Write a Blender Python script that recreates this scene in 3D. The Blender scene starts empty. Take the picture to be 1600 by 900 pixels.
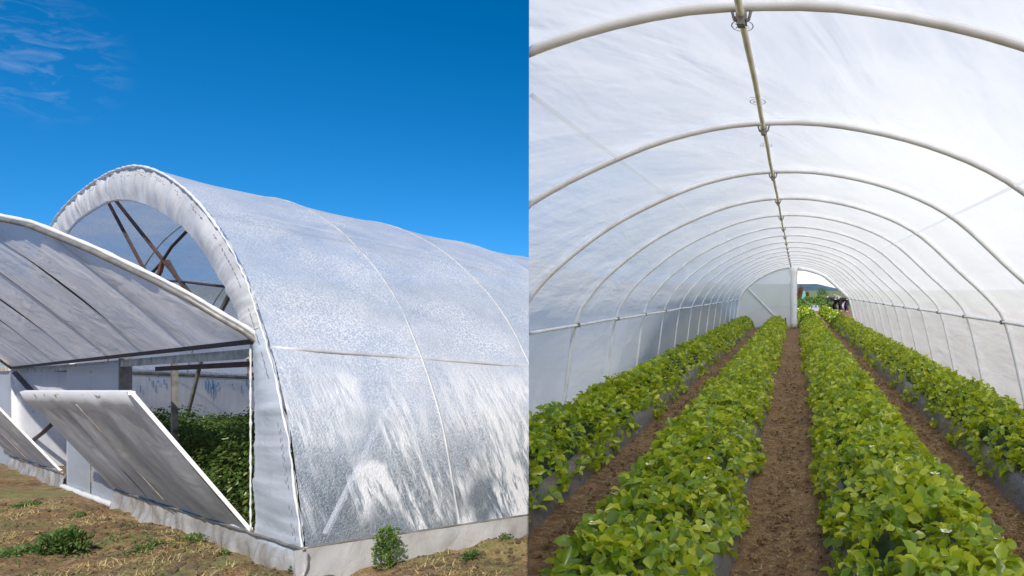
import bpy, bmesh, math, random
import numpy as np
from mathutils import Vector, noise
random.seed(7); rng = np.random.default_rng(7)
sc = bpy.context.scene
C = sc.collection
R = math.radians
# ------------------------------------------------------------------ helpers
def empty(name, loc, label=None, cat=None, group=None):
    o = bpy.data.objects.new(name, None); C.objects.link(o); o.location = loc
    o.empty_display_size = .1
    if label: o['label'] = label
    if cat: o['category'] = cat
    if group: o['group'] = group
    return o
def root_loc(p):
    l = Vector((0, 0, 0))
    while p is not None:
        l = l + p.location; p = p.parent
    return l
def mesh_obj(name, V, F, mat, parent=None, smooth=False, colors=None):
    V = np.asarray(V, dtype=np.float64).reshape(-1, 3)
    off = root_loc(parent)
    if parent is not None: V = V - np.array(off)
    me = bpy.data.meshes.new(name)
    if isinstance(F, np.ndarray):
        n, k = F.shape
        me.vertices.add(len(V)); me.vertices.foreach_set('co', V.astype(np.float32).ravel())
        me.loops.add(n * k); me.loops.foreach_set('vertex_index', F.astype(np.int32).ravel())
        me.polygons.add(n)
        me.polygons.foreach_set('loop_start', np.arange(0, n * k, k, dtype=np.int32))
        me.polygons.foreach_set('loop_total', np.full(n, k, dtype=np.int32))
        me.update(calc_edges=True)
    else:
        me.from_pydata([tuple(v) for v in V], [], F)
    me.validate()
    if smooth: me.polygons.foreach_set('use_smooth', [True] * len(me.polygons))
    if mat: me.materials.append(mat)
    o = bpy.data.objects.new(name, me); C.objects.link(o)
    if parent is not None: o.parent = parent
    return o
def tag(o, label=None, cat=None, group=None, kind=None):
    if label: o['label'] = label
    if cat: o['category'] = cat
    if group: o['group'] = group
    if kind: o['kind'] = kind
    return o
class MB:
    def __init__(s): s.V = []; s.F = []
    def add(s, V, F):
        b = len(s.V); s.V += [tuple(v) for v in V]; s.F += [tuple(i + b for i in f) for f in F]
    def tube(s, pts, r, n=8, cap=True):
        pts = [Vector(p) for p in pts]; V = []; F = []
        N = len(pts); up = None
        for i, p in enumerate(pts):
            d = (pts[min(i + 1, N - 1)] - pts[max(i - 1, 0)]).normalized()
            if up is None:
                up = Vector((0, 0, 1)) if abs(d.z) < .9 else Vector((1, 0, 0))
            a = d.cross(up).normalized(); b = a.cross(d).normalized(); up = b
            rr = r[i] if isinstance(r, (list, tuple)) else r
            for k in range(n):
                t = 2 * math.pi * k / n
                V.append(p + a * (math.cos(t) * rr) + b * (math.sin(t) * rr))
        for i in range(N - 1):
            for k in range(n):
                F.append((i * n + k, i * n + (k + 1) % n, (i + 1) * n + (k + 1) % n, (i + 1) * n + k))
        if cap:
            F.append(tuple(range(n - 1, -1, -1))); F.append(tuple((N - 1) * n + k for k in range(n)))
        s.add(V, F); return s
    def bar(s, p, q, w, h, up=(0, 0, 1)):
        p = Vector(p); q = Vector(q); d = (q - p).normalized(); u = Vector(up)
        a = d.cross(u).normalized(); b = a.cross(d).normalized(); V = []
        for e in (p, q):
            for x, y in ((-1, -1), (1, -1), (1, 1), (-1, 1)): V.append(e + a * x * w / 2 + b * y * h / 2)
        s.add(V, [(3, 2, 1, 0), (4, 5, 6, 7), (0, 1, 5, 4), (1, 2, 6, 5), (2, 3, 7, 6), (3, 0, 4, 7)]); return s
    def box(s, c, d):
        return s.bar((c[0], c[1] - d[1] / 2, c[2]), (c[0], c[1] + d[1] / 2, c[2]), d[0], d[2])
    def grid(s, rows):
        m = len(rows[0]); V = [p for r in rows for p in r]
        F = [(i * m + j, i * m + j + 1, (i + 1) * m + j + 1, (i + 1) * m + j) for i in range(len(rows) - 1) for j in range(m - 1)]
        s.add(V, F); return s
    def build(s, name, mat, parent=None, smooth=False):
        return mesh_obj(name, s.V, s.F, mat, parent, smooth)
def resample(pts, n, smooth=True):
    """Catmull-Rom then even arc-length resample of a 2D/3D polyline"""
    P = np.array(pts, float)
    if smooth:
        Q = []
        for i in range(len(P) - 1):
            p0 = P[max(i - 1, 0)]; p1 = P[i]; p2 = P[i + 1]; p3 = P[min(i + 2, len(P) - 1)]
            for k in range(10):
                t = k / 10
                Q.append(.5 * ((2 * p1) + (-p0 + p2) * t + (2 * p0 - 5 * p1 + 4 * p2 - p3) * t * t + (-p0 + 3 * p1 - 3 * p2 + p3) * t ** 3))
        Q.append(P[-1]); P = np.array(Q)
    L = np.r_[0, np.cumsum(np.linalg.norm(np.diff(P, axis=0), axis=1))]
    u = np.linspace(0, L[-1], n)
    return np.stack([np.interp(u, L, P[:, k]) for k in range(P.shape[1])], 1)
def nz(x, y, z=0., s=1.): return noise.noise(Vector((x * s, y * s, z * s)))
def fbm(x, y, z, s, o=4): return noise.fractal(Vector((x * s, y * s, z * s)), 1.0, 2.0, o)
# ------------------------------------------------------------------ materials
class NT:
    def __init__(s, name):
        s.m = bpy.data.materials.new(name); s.m.use_nodes = True; s.t = s.m.node_tree; s.t.nodes.clear()
        s.out = s.n('ShaderNodeOutputMaterial')
    def n(s, typ, **k):
        x = s.t.nodes.new(typ)
        for a, b in k.items(): setattr(x, a, b)
        return x
    def l(s, a, b): s.t.links.new(a, b)
    def coord(s, scale=(1, 1, 1), rot=(0, 0, 0)):
        c = s.n('ShaderNodeTexCoord'); m = s.n('ShaderNodeMapping'); m.inputs['Scale'].default_value = scale
        m.inputs['Rotation'].default_value = rot
        s.l(c.outputs['Object'], m.inputs['Vector']); return m.outputs[0]
    def noise(s, vec, scale, detail=4, rough=.55, dist=0):
        x = s.n('ShaderNodeTexNoise'); x.inputs['Scale'].default_value = scale; x.inputs['Detail'].default_value = detail
        x.inputs['Roughness'].default_value = rough; x.inputs['Distortion'].default_value = dist
        s.l(vec, x.inputs['Vector']); return x.outputs['Fac']
    def ramp(s, fac, stops):
        x = s.n('ShaderNodeValToRGB'); e = x.color_ramp.elements
        while len(e) < len(stops): e.new(.5)
        for i, (p, c) in enumerate(stops):
            e[i].position = p; e[i].color = (c[0], c[1], c[2], 1) if isinstance(c, (tuple, list)) else (c, c, c, 1)
        s.l(fac, x.inputs[0]); return x.outputs[0]
    def math(s, op, a, b=None, clamp=False):
        x = s.n('ShaderNodeMath', operation=op); x.use_clamp = clamp
        for i, v in enumerate((a, b)):
            if v is None: continue
            if isinstance(v, (int, float)): x.inputs[i].default_value = v
            else: s.l(v, x.inputs[i])
        return x.outputs[0]
    def bump(s, h, strength, dist=.02):
        x = s.n('ShaderNodeBump'); x.inputs['Strength'].default_value = strength; x.inputs['Distance'].default_value = dist
        s.l(h, x.inputs['Height']); return x.outputs[0]
    def mix(s, fac, a, b):
        x = s.n('ShaderNodeMixShader')
        if isinstance(fac, (int, float)): x.inputs[0].default_value = fac
        else: s.l(fac, x.inputs[0])
        s.l(a, x.inputs[1]); s.l(b, x.inputs[2]); return x.outputs[0]
    def mixc(s, fac, a, b):
        x = s.n('ShaderNodeMix', data_type='RGBA')
        if isinstance(fac, (int, float)): x.inputs[0].default_value = fac
        else: s.l(fac, x.inputs[0])
        for i, v in ((6, a), (7, b)):
            if isinstance(v, tuple): x.inputs[i].default_value = (*v, 1)
            else: s.l(v, x.inputs[i])
        return x.outputs[2]
    def sh(s, typ, col=None, normal=None, rough=None):
        x = s.n(typ)
        if col is not None:
            if isinstance(col, tuple): x.inputs['Color'].default_value = (*col, 1)
            else: s.l(col, x.inputs['Color'])
        if normal is not None: s.l(normal, x.inputs['Normal'])
        if rough is not None: x.inputs['Roughness'].default_value = rough
        return x.outputs[0]
    def sheen(s, nrm=None, base=.04, top=.6):
        x = s.n('ShaderNodeLayerWeight'); x.inputs[0].default_value = .5
        if nrm is not None: s.l(nrm, x.inputs['Normal'])
        p = s.math('POWER', x.outputs['Facing'], 5.)
        return s.math('ADD', s.math('MULTIPLY', p, top), base, True)
    def done(s, sh): s.l(sh, s.out.inputs['Surface']); return s.m
def plain(name, col, rough=.6, metal=0., var=.25, scale=8, bump=.0):
    t = NT(name); p = t.n('ShaderNodeBsdfPrincipled'); v = t.coord()
    f = t.noise(v, scale, 5)
    c = t.ramp(f, [(.3, tuple(x * (1 - var) for x in col)), (.7, tuple(min(1, x * (1 + var)) for x in col))])
    t.l(c, p.inputs['Base Color']); p.inputs['Roughness'].default_value = rough; p.inputs['Metallic'].default_value = metal
    if bump: t.l(t.bump(t.noise(v, scale * 3, 4), bump), p.inputs['Normal'])
    return t.done(p.outputs[0])
def film(name, col=(.85, .86, .88), trans=.12, transl=.5, gloss=.06, rough=.25, wr=(1.5, 1.5, 1.5), wscale=2., wstr=.35, wd=.05,
         dirt=0.0, dirtcol=(.55, .5, .4), speck=0., rot=(0, 0, 0)):
    t = NT(name); v = t.coord(wr, rot)
    h = t.noise(v, wscale, 5, .6, .6)
    nrm = t.bump(h, wstr, wd)
    c = col
    if dirt:
        d = t.noise(t.coord((1, 1, .6)), 1.3, 6, .65)
        c = t.mixc(t.ramp(d, [(.42, 0.), (.75, dirt)]), col, dirtcol)
    a = t.mix(transl, t.sh('ShaderNodeBsdfDiffuse', c, nrm), t.sh('ShaderNodeBsdfTranslucent', c, nrm))
    tf = trans
    if speck:
        sp = t.noise(t.coord(), 60, 2, .6)
        tf = t.math('MULTIPLY', t.ramp(sp, [(.42, 1.), (.62, 1 - speck)]), trans)
    a = t.mix(tf, a, t.sh('ShaderNodeBsdfTransparent', (.95, .97, 1.)))
    if gloss:
        a = t.mix(t.sheen(nrm, gloss * .6, gloss * 6), a, t.sh('ShaderNodeBsdfGlossy', (1., 1., 1.), nrm, rough))
    return t.done(a)
# ------------------------------------------------------------------ camera geometry of the place
F = 1023.; CX = 1243.; CY = 454.
PK = (1243 - 826) / F                                   # the plot boundary runs along X = -PK * Y
HL, KY, MX = 1.6, .1804, .0184                          # the lower plot slopes gently away
X0, Y0 = (482 - CX) / F * 5.88, 5.88                    # near corner of the greenhouse
us = np.array([.5213, .8533]); uf = np.array([-.8343, .5513]); nf = np.array([-.5513, -.8343])
ns = np.array([.8533, -.5213])
def base_z(X, Y):
    ye = Y if Y < 34 else 34 + 14 * math.tanh((Y - 34) / 14)
    xe = 40 * math.tanh(X / 40) if abs(X) > 18 else X
    return -HL - KY * ye - MX * xe
def W(t, s, h, q=0., sd=0.):
    X = X0 + us[0] * s + uf[0] * t + nf[0] * q + ns[0] * sd; Y = Y0 + us[1] * s + uf[1] * t + nf[1] * q + ns[1] * sd
    return (X, Y, -HL - KY * Y - MX * X + h)
def on(px, py, s=0.):
    r = (px - CX) / F; Xs, Ys = X0 + us[0] * s, Y0 + us[1] * s
    t = (Xs - r * Ys) / (.8343 + .5513 * r); Y = Ys + .5513 * t
    return t, HL + (CY + F * KY + MX * (px - CX) - py) * Y / F
def G(px, py):                                          # a spot on the lower plot's ground
    Y = F * HL / (py - (CY + F * KY + MX * (px - CX))); X = (px - CX) / F * Y
    return X, Y
cam = bpy.data.cameras.new('camera'); co = bpy.data.objects.new('camera', cam); C.objects.link(co)
co.location = (0, 0, 0); co.rotation_euler = (R(90), 0, 0)
cam.sensor_width = 36; cam.lens = 36 * F / 1600
cam.shift_x = -(CX - 800) / 1600; cam.shift_y = (CY - 450) / 1600
cam.clip_start = .05; cam.clip_end = 9000
sc.camera = co
# ------------------------------------------------------------------ light
sd = Vector((.272, -.66, .70)).normalized()
el = math.asin(sd.z); az = math.atan2(sd.x, sd.y)
w = bpy.data.worlds.new('World'); sc.world = w; w.use_nodes = True; nt = w.node_tree; nt.nodes.clear()
wo = nt.nodes.new('ShaderNodeOutputWorld'); bg = nt.nodes.new('ShaderNodeBackground')
sky = nt.nodes.new('ShaderNodeTexSky'); sky.sky_type = 'NISHITA'; sky.sun_disc = False
sky.sun_elevation = el; sky.sun_rotation = az; sky.altitude = 1500; sky.air_density = 1.0; sky.dust_density = .2; sky.ozone_density = 4.
tc = nt.nodes.new('ShaderNodeTexCoord')
hsv = nt.nodes.new('ShaderNodeHueSaturation'); hsv.inputs['Hue'].default_value = .496; hsv.inputs['Saturation'].default_value = 1.36; hsv.inputs['Value'].default_value = 1.0
nt.links.new(sky.outputs[0], hsv.inputs['Color'])
smp = nt.nodes.new('ShaderNodeMapping'); smp.inputs['Scale'].default_value = (1, 1, 1.15); smp.inputs['Location'].default_value = (0, 0, .18)
nt.links.new(tc.outputs['Generated'], smp.inputs[0]); nt.links.new(smp.outputs[0], sky.inputs[0])
# thin cirrus high to the west, drawn in sky directions
cdir = Vector(((55 - CX) / F, 1, (CY - 85) / F)).normalized()
dp = nt.nodes.new('ShaderNodeVectorMath'); dp.operation = 'DOT_PRODUCT'; dp.inputs[1].default_value = cdir
nt.links.new(tc.outputs['Generated'], dp.inputs[0])
mr = nt.nodes.new('ShaderNodeMapRange'); mr.inputs[1].default_value = .9972; mr.inputs[2].default_value = 1.0002; mr.interpolation_type = 'SMOOTHSTEP'
nt.links.new(dp.outputs['Value'], mr.inputs[0])
mp = nt.nodes.new('ShaderNodeMapping'); mp.inputs['Rotation'].default_value = (0, R(-25), R(20)); mp.inputs['Scale'].default_value = (16, 16, 40)
nt.links.new(tc.outputs['Generated'], mp.inputs[0])
cn = nt.nodes.new('ShaderNodeTexNoise'); cn.inputs['Scale'].default_value = 1.9; cn.inputs['Detail'].default_value = 9; cn.inputs['Roughness'].default_value = .62; cn.inputs['Distortion'].default_value = .7
nt.links.new(mp.outputs[0], cn.inputs['Vector'])
cr = nt.nodes.new('ShaderNodeMapRange'); cr.inputs[1].default_value = .47; cr.inputs[2].default_value = .8; cr.inputs[4].default_value = .17
nt.links.new(cn.outputs['Fac'], cr.inputs[0])
mu = nt.nodes.new('ShaderNodeMath'); mu.operation = 'MULTIPLY'; nt.links.new(mr.outputs[0], mu.inputs[0]); nt.links.new(cr.outputs[0], mu.inputs[1])
mx = nt.nodes.new('ShaderNodeMix'); mx.data_type = 'RGBA'; mx.inputs[7].default_value = (5.6, 5.6, 7.0, 1)
nt.links.new(mu.outputs[0], mx.inputs[0]); nt.links.new(hsv.outputs[0], mx.inputs[6])
# whitish horizon haze painted into the sky over the hills straight ahead
d2 = nt.nodes.new('ShaderNodeVectorMath'); d2.operation = 'DOT_PRODUCT'; d2.inputs[1].default_value = Vector((.16, 1, .03)).normalized()
nt.links.new(tc.outputs['Generated'], d2.inputs[0])
m2 = nt.nodes.new('ShaderNodeMapRange'); m2.inputs[1].default_value = .965; m2.inputs[2].default_value = .99; m2.interpolation_type = 'SMOOTHSTEP'; m2.inputs[4].default_value = .9
nt.links.new(d2.outputs['Value'], m2.inputs[0])
x2 = nt.nodes.new('ShaderNodeMix'); x2.data_type = 'RGBA'; x2.inputs[7].default_value = (7.2, 7.6, 8.4, 1)
nt.links.new(m2.outputs[0], x2.inputs[0]); nt.links.new(mx.outputs[2], x2.inputs[6]); mx = x2
nt.links.new(mx.outputs[2], bg.inputs[0]); bg.inputs[1].default_value = .112
nt.links.new(bg.outputs[0], wo.inputs[0])
sl = bpy.data.lights.new('sun', 'SUN'); sl.energy = 4.0; sl.angle = R(.53); sl.color = (1, .94, .86)
so = bpy.data.objects.new('sun', sl); C.objects.link(so); so.location = sd * 60; so.rotation_euler = sd.to_track_quat('Z', 'Y').to_euler()
sc.view_settings.view_transform = 'Standard'; sc.view_settings.look = 'None'; sc.view_settings.exposure = .62; sc.view_settings.gamma = 1
sc.cycles.max_bounces = 10; sc.cycles.diffuse_bounces = 5; sc.cycles.transmission_bounces = 8; sc.cycles.transparent_max_bounces = 16
sc.cycles.glossy_bounces = 3; sc.cycles.use_denoising = True; sc.cycles.sample_clamp_indirect = 4
# ------------------------------------------------------------------ materials used
M = {}
M['pipe'] = plain('galvanised pipe', (.93, .91, .87), .4, .0, .18, 5, .05)
M['pipe_warm'] = plain('weathered cream pipe', (.85, .74, .54), .4, .0, .25, 6, .05)
M['darkmetal'] = plain('dark rusty steel', (.07, .045, .035), .6, .3, .4, 14, .1)
M['greymetal'] = plain('grey steel', (.22, .21, .19), .5, .4, .3, 10, .1)
M['rust'] = plain('rusted steel', (.22, .09, .05), .75, .2, .5, 18, .2)
M['clamp'] = plain('clamp steel', (.28, .26, .24), .5, .5, .3, 20)
M['board'] = plain('weathered pale board', (.55, .50, .40), .7, 0, .35, 7, .2)
M['thread'] = plain('grey stitching', (.16, .16, .16), .8)
M['flapfilm'] = film('translucent flap film', (.97, .93, .90), .06, .74, .02, .4, (1.2, 1.2, 1.2), 1.5, .5, .07, .5, (.50, .46, .42))
M['lowfilm'] = film('dusty flap film', (.95, .88, .81), .05, .62, .02, .4, (1.2, 1.2, 1.2), 1.8, .5, .06, .8, (.42, .37, .31))
M['band'] = film('bright white film', (.80, .80, .80), .03, .3, .03, .35, (1, 1, 1), 3, .3, .04, .15, (.6, .57, .52))
M['panelfilm'] = film('bluish wall film', (.70, .78, .88), .12, .5, .05, .3, (1, 1, 1), 2, .4, .04)
M['skirt'] = film('dusty skirt film', (.70, .70, .70), .10, .45, .14, .22, (1, 1, .8), 3, .5, .06, .6, (.34, .29, .24))
M['gpipe'] = plain('hoop under film', (.44, .44, .44), .5, .1, .2, 6)
M['corner'] = film('bluish corner film', (.78, .85, .92), .10, .45, .05, .3, (1, 1, 1.6), 2., .35, .05)
M['tape'] = film('white tape', (.9, .9, .88), .3, .85, .0)
M['wrap'] = plain('white wrapped film', (.86, .86, .84), .5, 0, .05, 8, .2)
# roof film with fine water droplets, streaked wet lower wall
def wet_film():
    t = NT('wet greenhouse film')
    tcn = t.n('ShaderNodeTexCoord'); v = tcn.outputs['Object']
    sep = t.n('ShaderNodeSeparateXYZ'); t.l(v, sep.inputs[0])
    # length along the wall, and height above the sloping ground
    along = t.math('ADD', t.math('MULTIPLY', sep.outputs[0], float(us[0])), t.math('MULTIPLY', sep.outputs[1], float(us[1])))
    h = t.math('ADD', sep.outputs[2], t.math('ADD', t.math('MULTIPLY', sep.outputs[0], MX), t.math('MULTIPLY', sep.outputs[1], KY)))
    fine = t.noise(v, 48, 3, .8)
    mid = t.noise(v, 2.2, 5, .6, .4)
    big = t.noise(v, .9, 4, .6, .3)
    # streaks: stretched downhill with a slant
    mp_ = t.n('ShaderNodeMapping'); mp_.inputs['Rotation'].default_value = (0, 0, 0)
    cmb = t.n('ShaderNodeCombineXYZ'); t.l(t.math('ADD', along, t.math('MULTIPLY', h, .17)), cmb.inputs[0]); t.l(h, cmb.inputs[2])
    t.l(cmb.outputs[0], mp_.inputs['Vector']); mp_.inputs['Scale'].default_value = (4.4, 1, 1.0)
    st = t.noise(mp_.outputs[0], 1.15, 10, .70, 1.2)
    mp3 = t.n('ShaderNodeMapping'); mp3.inputs['Scale'].default_value = (22, 1, 2.4); t.l(cmb.outputs[0], mp3.inputs['Vector'])
    st2 = t.noise(mp3.outputs[0], 1.3, 6, .7, .8)
    st = t.math('ADD', t.math('MULTIPLY', st, .62), t.math('MULTIPLY', st2, .38))
    mp2 = t.n('ShaderNodeMapping'); mp2.inputs['Scale'].default_value = (1.1, 1, .75); t.l(cmb.outputs[0], mp2.inputs['Vector'])
    pt = t.noise(mp2.outputs[0], 1.3, 4, .5, .8)
    low = t.n('ShaderNodeMapRange'); low.inputs[1].default_value = 2.25; low.inputs[2].default_value = 1.75; t.l(h, low.inputs[0])
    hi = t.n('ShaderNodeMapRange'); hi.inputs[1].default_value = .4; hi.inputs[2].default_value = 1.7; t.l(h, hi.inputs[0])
    streak = t.ramp(st, [(.44, 0.), (.53, 1.)])
    bell = t.n('ShaderNodeMapRange'); bell.inputs[1].default_value = .3; bell.inputs[2].default_value = 1.0; bell.inputs[3].default_value = -.10; bell.inputs[4].default_value = .05; t.l(h, bell.inputs[0])
    patch = t.ramp(t.math('ADD', pt, bell.outputs[0]), [(.40, 0.), (.54, 1.)])
    sw = t.math('MULTIPLY', t.math('MULTIPLY', streak, patch), low.outputs[0])
    # white cover of droplets
    fs = t.ramp(fine, [(.44, 0.), (.58, 1.)])
    bs = t.ramp(big, [(.38, .25), (.62, 1.)])
    dens = t.math('MULTIPLY', fs, bs)
    dens = t.math('MULTIPLY', dens, t.math('ADD', t.math('MULTIPLY', hi.outputs[0], .7), .3))
    white = t.math('MAXIMUM', sw, dens, True)
    hh = t.math('ADD', t.math('MULTIPLY', fine, .6), t.math('ADD', mid, t.math('MULTIPLY', sw, .15)))
    nrm = t.bump(hh, .55, .05)
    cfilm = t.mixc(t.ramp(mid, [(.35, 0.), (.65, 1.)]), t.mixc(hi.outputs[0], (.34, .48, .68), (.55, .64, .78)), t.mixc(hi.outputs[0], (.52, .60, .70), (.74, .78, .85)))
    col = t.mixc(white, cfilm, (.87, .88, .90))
    a = t.mix(.36, t.sh('ShaderNodeBsdfDiffuse', col, nrm), t.sh('ShaderNodeBsdfTranslucent', col, nrm))
    opac = t.n('ShaderNodeMapRange'); opac.inputs[3].default_value = .32; opac.inputs[4].default_value = .02; t.l(white, opac.inputs[0])
    clear = t.n('ShaderNodeMapRange'); clear.inputs[1].default_value = 1.5; clear.inputs[2].default_value = .7; clear.inputs[3].default_value = 1.; clear.inputs[4].default_value = 2.2; t.l(h, clear.inputs[0])
    a = t.mix(t.math('MULTIPLY', opac.outputs[0], clear.outputs[0], True), a, t.sh('ShaderNodeBsdfTransparent', (.93, .96, 1.)))
    a = t.mix(t.sheen(nrm, .05, .35), a, t.sh('ShaderNodeBsdfGlossy', (1., 1., 1.), nrm, .32))
    return t.done(a)
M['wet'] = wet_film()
def drip_wall():
    t = NT('condensed partition film'); v = t.coord((9, 9, .35))
    st = t.noise(v, 1.6, 6, .6)
    v2 = t.coord((5, 5, .5)); b = t.noise(v2, 2.3, 3, .5)
    c = t.mixc(t.ramp(st, [(.4, 0.), (.65, 1.)]), (.84, .86, .90), (.93, .94, .96))
    spots = t.ramp(t.noise(t.coord((1, 1, .6)), 16, 3, .6), [(.66, 0.), (.74, .6)])
    c = t.mixc(spots, c, (.25, .27, .3))
    a = t.mix(.6, t.sh('ShaderNodeBsdfDiffuse', c), t.sh('ShaderNodeBsdfTranslucent', c))
    return t.done(a)
M['drip'] = drip_wall()
def blue_paint():
    return plain('blue paint drips', (.05, .28, .60), .5)
M['bluepaint'] = blue_paint()
def tunnel_film():
    t = NT('tunnel film'); tcn = t.n('ShaderNodeTexCoord'); v = tcn.outputs['Object']
    mp_ = t.n('ShaderNodeMapping'); mp_.inputs['Scale'].default_value = (1.1, .5, 1.6); mp_.inputs['Rotation'].default_value = (0, R(0), R(33))
    t.l(v, mp_.inputs['Vector'])
    wr = t.noise(mp_.outputs[0], 1.5, 4, .5, .35)
    mp2 = t.n('ShaderNodeMapping'); mp2.inputs['Scale'].default_value = (.8, .35, 2.6); mp2.inputs['Rotation'].default_value = (R(12), 0, R(-20)); t.l(v, mp2.inputs['Vector'])
    wr2 = t.noise(mp2.outputs[0], 3.0, 4, .5, .2)
    fine = t.noise(v, 14, 5, .7)
    sp = t.n('ShaderNodeSeparateXYZ'); t.l(v, sp.inputs[0])
    ang = t.math('ARCTAN2', t.math('ADD', sp.outputs[2], -1.87), sp.outputs[0])
    cb = t.n('ShaderNodeCombineXYZ')
    t.l(t.math('ADD', t.math('MULTIPLY', ang, 2.6), t.math('MULTIPLY', sp.outputs[1], 1.5)), cb.inputs[0]); t.l(t.math('SUBTRACT', t.math('MULTIPLY', sp.outputs[1], .35), t.math('MULTIPLY', ang, .7)), cb.inputs[1])
    fold = t.noise(cb.outputs[0], 1.0, 3, .45, .5)
    hgt = t.math('ADD', t.math('MULTIPLY', wr, .6), t.math('ADD', t.math('MULTIPLY', wr2, .25), t.math('MULTIPLY', fold, .55)))
    nrm = t.bump(hgt, .55, .12)
    dirt = t.ramp(t.noise(mp_.outputs[0], 1.1, 8, .65, .8), [(.58, 0.), (.72, .35)])
    c = t.mixc(dirt, (.98, .955, .90), (.95, .88, .74))
    c = t.mixc(t.ramp(fine, [(.35, 0.), (.75, .15)]), c, (.90, .89, .85))
    a = t.mix(.78, t.sh('ShaderNodeBsdfDiffuse', c, nrm), t.sh('ShaderNodeBsdfTranslucent', c, nrm))
    rf = t.n('ShaderNodeBsdfRefraction'); rf.inputs['Color'].default_value = (.97, .97, .95, 1); rf.inputs['IOR'].default_value = 1.03; rf.inputs['Roughness'].default_value = .42
    a = t.mix(t.ramp(wr, [(.38, .18), (.60, .12)]), a, rf.outputs[0])
    a = t.mix(.12, a, t.sh('ShaderNodeBsdfTransparent', (.96, .98, 1.)))
    a = t.mix(t.sheen(nrm, .03, .3), a, t.sh('ShaderNodeBsdfGlossy', (1., 1., 1.), nrm, .3))
    return t.done(a)
M['tunnel'] = tunnel_film()
M['endfilm'] = film('end wall film', (.95, .96, .88), .12, .35, .02, .3, (1, 1, 1), 2, .3, .04)
def leafmat(name, c1, c2, c3, tr=.4, gl=.08, sc_=1.):
    t = NT(name); g = t.n('ShaderNodeNewGeometry')
    r = g.outputs['Random Per Island']
    c = t.ramp(r, [(0., c1), (.55, c2), (1., c3)])
    n_ = t.noise(t.coord(), 2.2 * sc_, 3)
    c = t.mixc(t.math('MULTIPLY', n_, .5), c, c1)
    a = t.mix(tr, t.sh('ShaderNodeBsdfDiffuse', c), t.sh('ShaderNodeBsdfTranslucent', t.mixc(.55, c, tuple(min(1, x * 2.2) for x in (c3[0], c3[1], c3[2] * .4)))))
    a = t.mix(t.sheen(None, gl * .5, gl * 3), a, t.sh('ShaderNodeBsdfGlossy', (1., 1., .82), None, .32))
    return t.done(a)
M['leaf'] = leafmat('strawberry leaf', (.04, .115, .004), (.27, .44, .008), (.86, .86, .08), .45, .09)  # random leaf tones also carry painted highlights and deep shade
M['crop'] = leafmat('pepper leaf', (.02, .05, .014), (.045, .09, .02), (.13, .17, .04), .3, .03)
M['bushleaf'] = leafmat('bush leaf', (.04, .10, .02), (.09, .18, .03), (.2, .27, .05), .3, .05)
M['weed'] = leafmat('weed leaf', (.04, .09, .025), (.09, .16, .045), (.17, .22, .08), .3, .02)
M['straw'] = leafmat('dry grass', (.20, .17, .06), (.48, .38, .19), (.60, .50, .28), .25, .02)
M['stem'] = plain('green stem', (.12, .17, .05), .6)
M['wood'] = plain('brown wood', (.12, .07, .04), .8)
M['petal'] = plain('white petal', (.85, .85, .8), .6, 0, .05)
M['yellow'] = plain('yellow centre', (.7, .5, .05), .6, 0, .05)
M['under'] = plain('dark green underlay with painted shade', (.035, .06, .018), .9, 0, .5, 12)  # very dark green, with the shade under the leaves painted in
def mulch():
    t = NT('grey plastic mulch'); p = t.n('ShaderNodeBsdfPrincipled'); v = t.coord()
    n1 = t.noise(v, 9, 6, .65, .5); n2 = t.noise(v, 2.5, 5, .6)
    c = t.mixc(t.ramp(n2, [(.42, 0.), (.62, 1.)]), (.13, .13, .15), (.20, .16, .12))
    t.l(c, p.inputs['Base Color']); p.inputs['Roughness'].default_value = .38
    t.l(t.bump(n1, .8, .04), p.inputs['Normal']); return t.done(p.outputs[0])
M['mulch'] = mulch()
def soil(name, cols, gscale, green=None, bstr=.9):
    t = NT(name); p = t.n('ShaderNodeBsdfPrincipled'); v = t.coord()
    a = t.noise(v, gscale, 8, .68, .3); b = t.noise(v, gscale * 7, 6, .7); d = t.noise(v, gscale * 40, 3, .7)
    c = t.ramp(a, [(.32, cols[0]), (.5, cols[1]), (.68, cols[2])])
    c = t.mixc(t.ramp(b, [(.45, 0.), (.62, .6)]), c, cols[3])
    c = t.mixc(t.ramp(d, [(.38, .7), (.55, 0.)]), c, cols[0])
    if green:
        g = t.ramp(t.noise(v, .8, 6, .7, .5), [(.5, 0.), (.62, .75)])
        c = t.mixc(g, c, green)
    t.l(c, p.inputs['Base Color']); p.inputs['Roughness'].default_value = .95
    hgt = t.math('ADD', b, t.math('MULTIPLY', d, .5))
    t.l(t.bump(hgt, bstr, .05), p.inputs['Normal']); return t.done(p.outputs[0])
M['soil'] = soil('dry soil with straw', ((.085, .045, .02), (.20, .115, .05), (.30, .19, .085), (.42, .31, .15)), 1.2, (.15, .17, .05))
M['path'] = soil('brown tunnel soil', ((.09, .045, .018), (.25, .135, .058), (.40, .235, .105), (.54, .37, .19)), 2.2)
M['field'] = soil('field far away', ((.10, .14, .04), (.14, .20, .05), (.20, .24, .08), (.22, .16, .09)), .15)
M['bank'] = soil('earth bank', ((.08, .05, .03), (.14, .09, .05), (.18, .12, .07), (.22, .16, .09)), 2.)
M['hill'] = plain('haze-blue wooded hill', (.055, .10, .12), .95, 0, .3, .01)  # bluish tone stands in for distance haze, put into the hill colour
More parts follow.
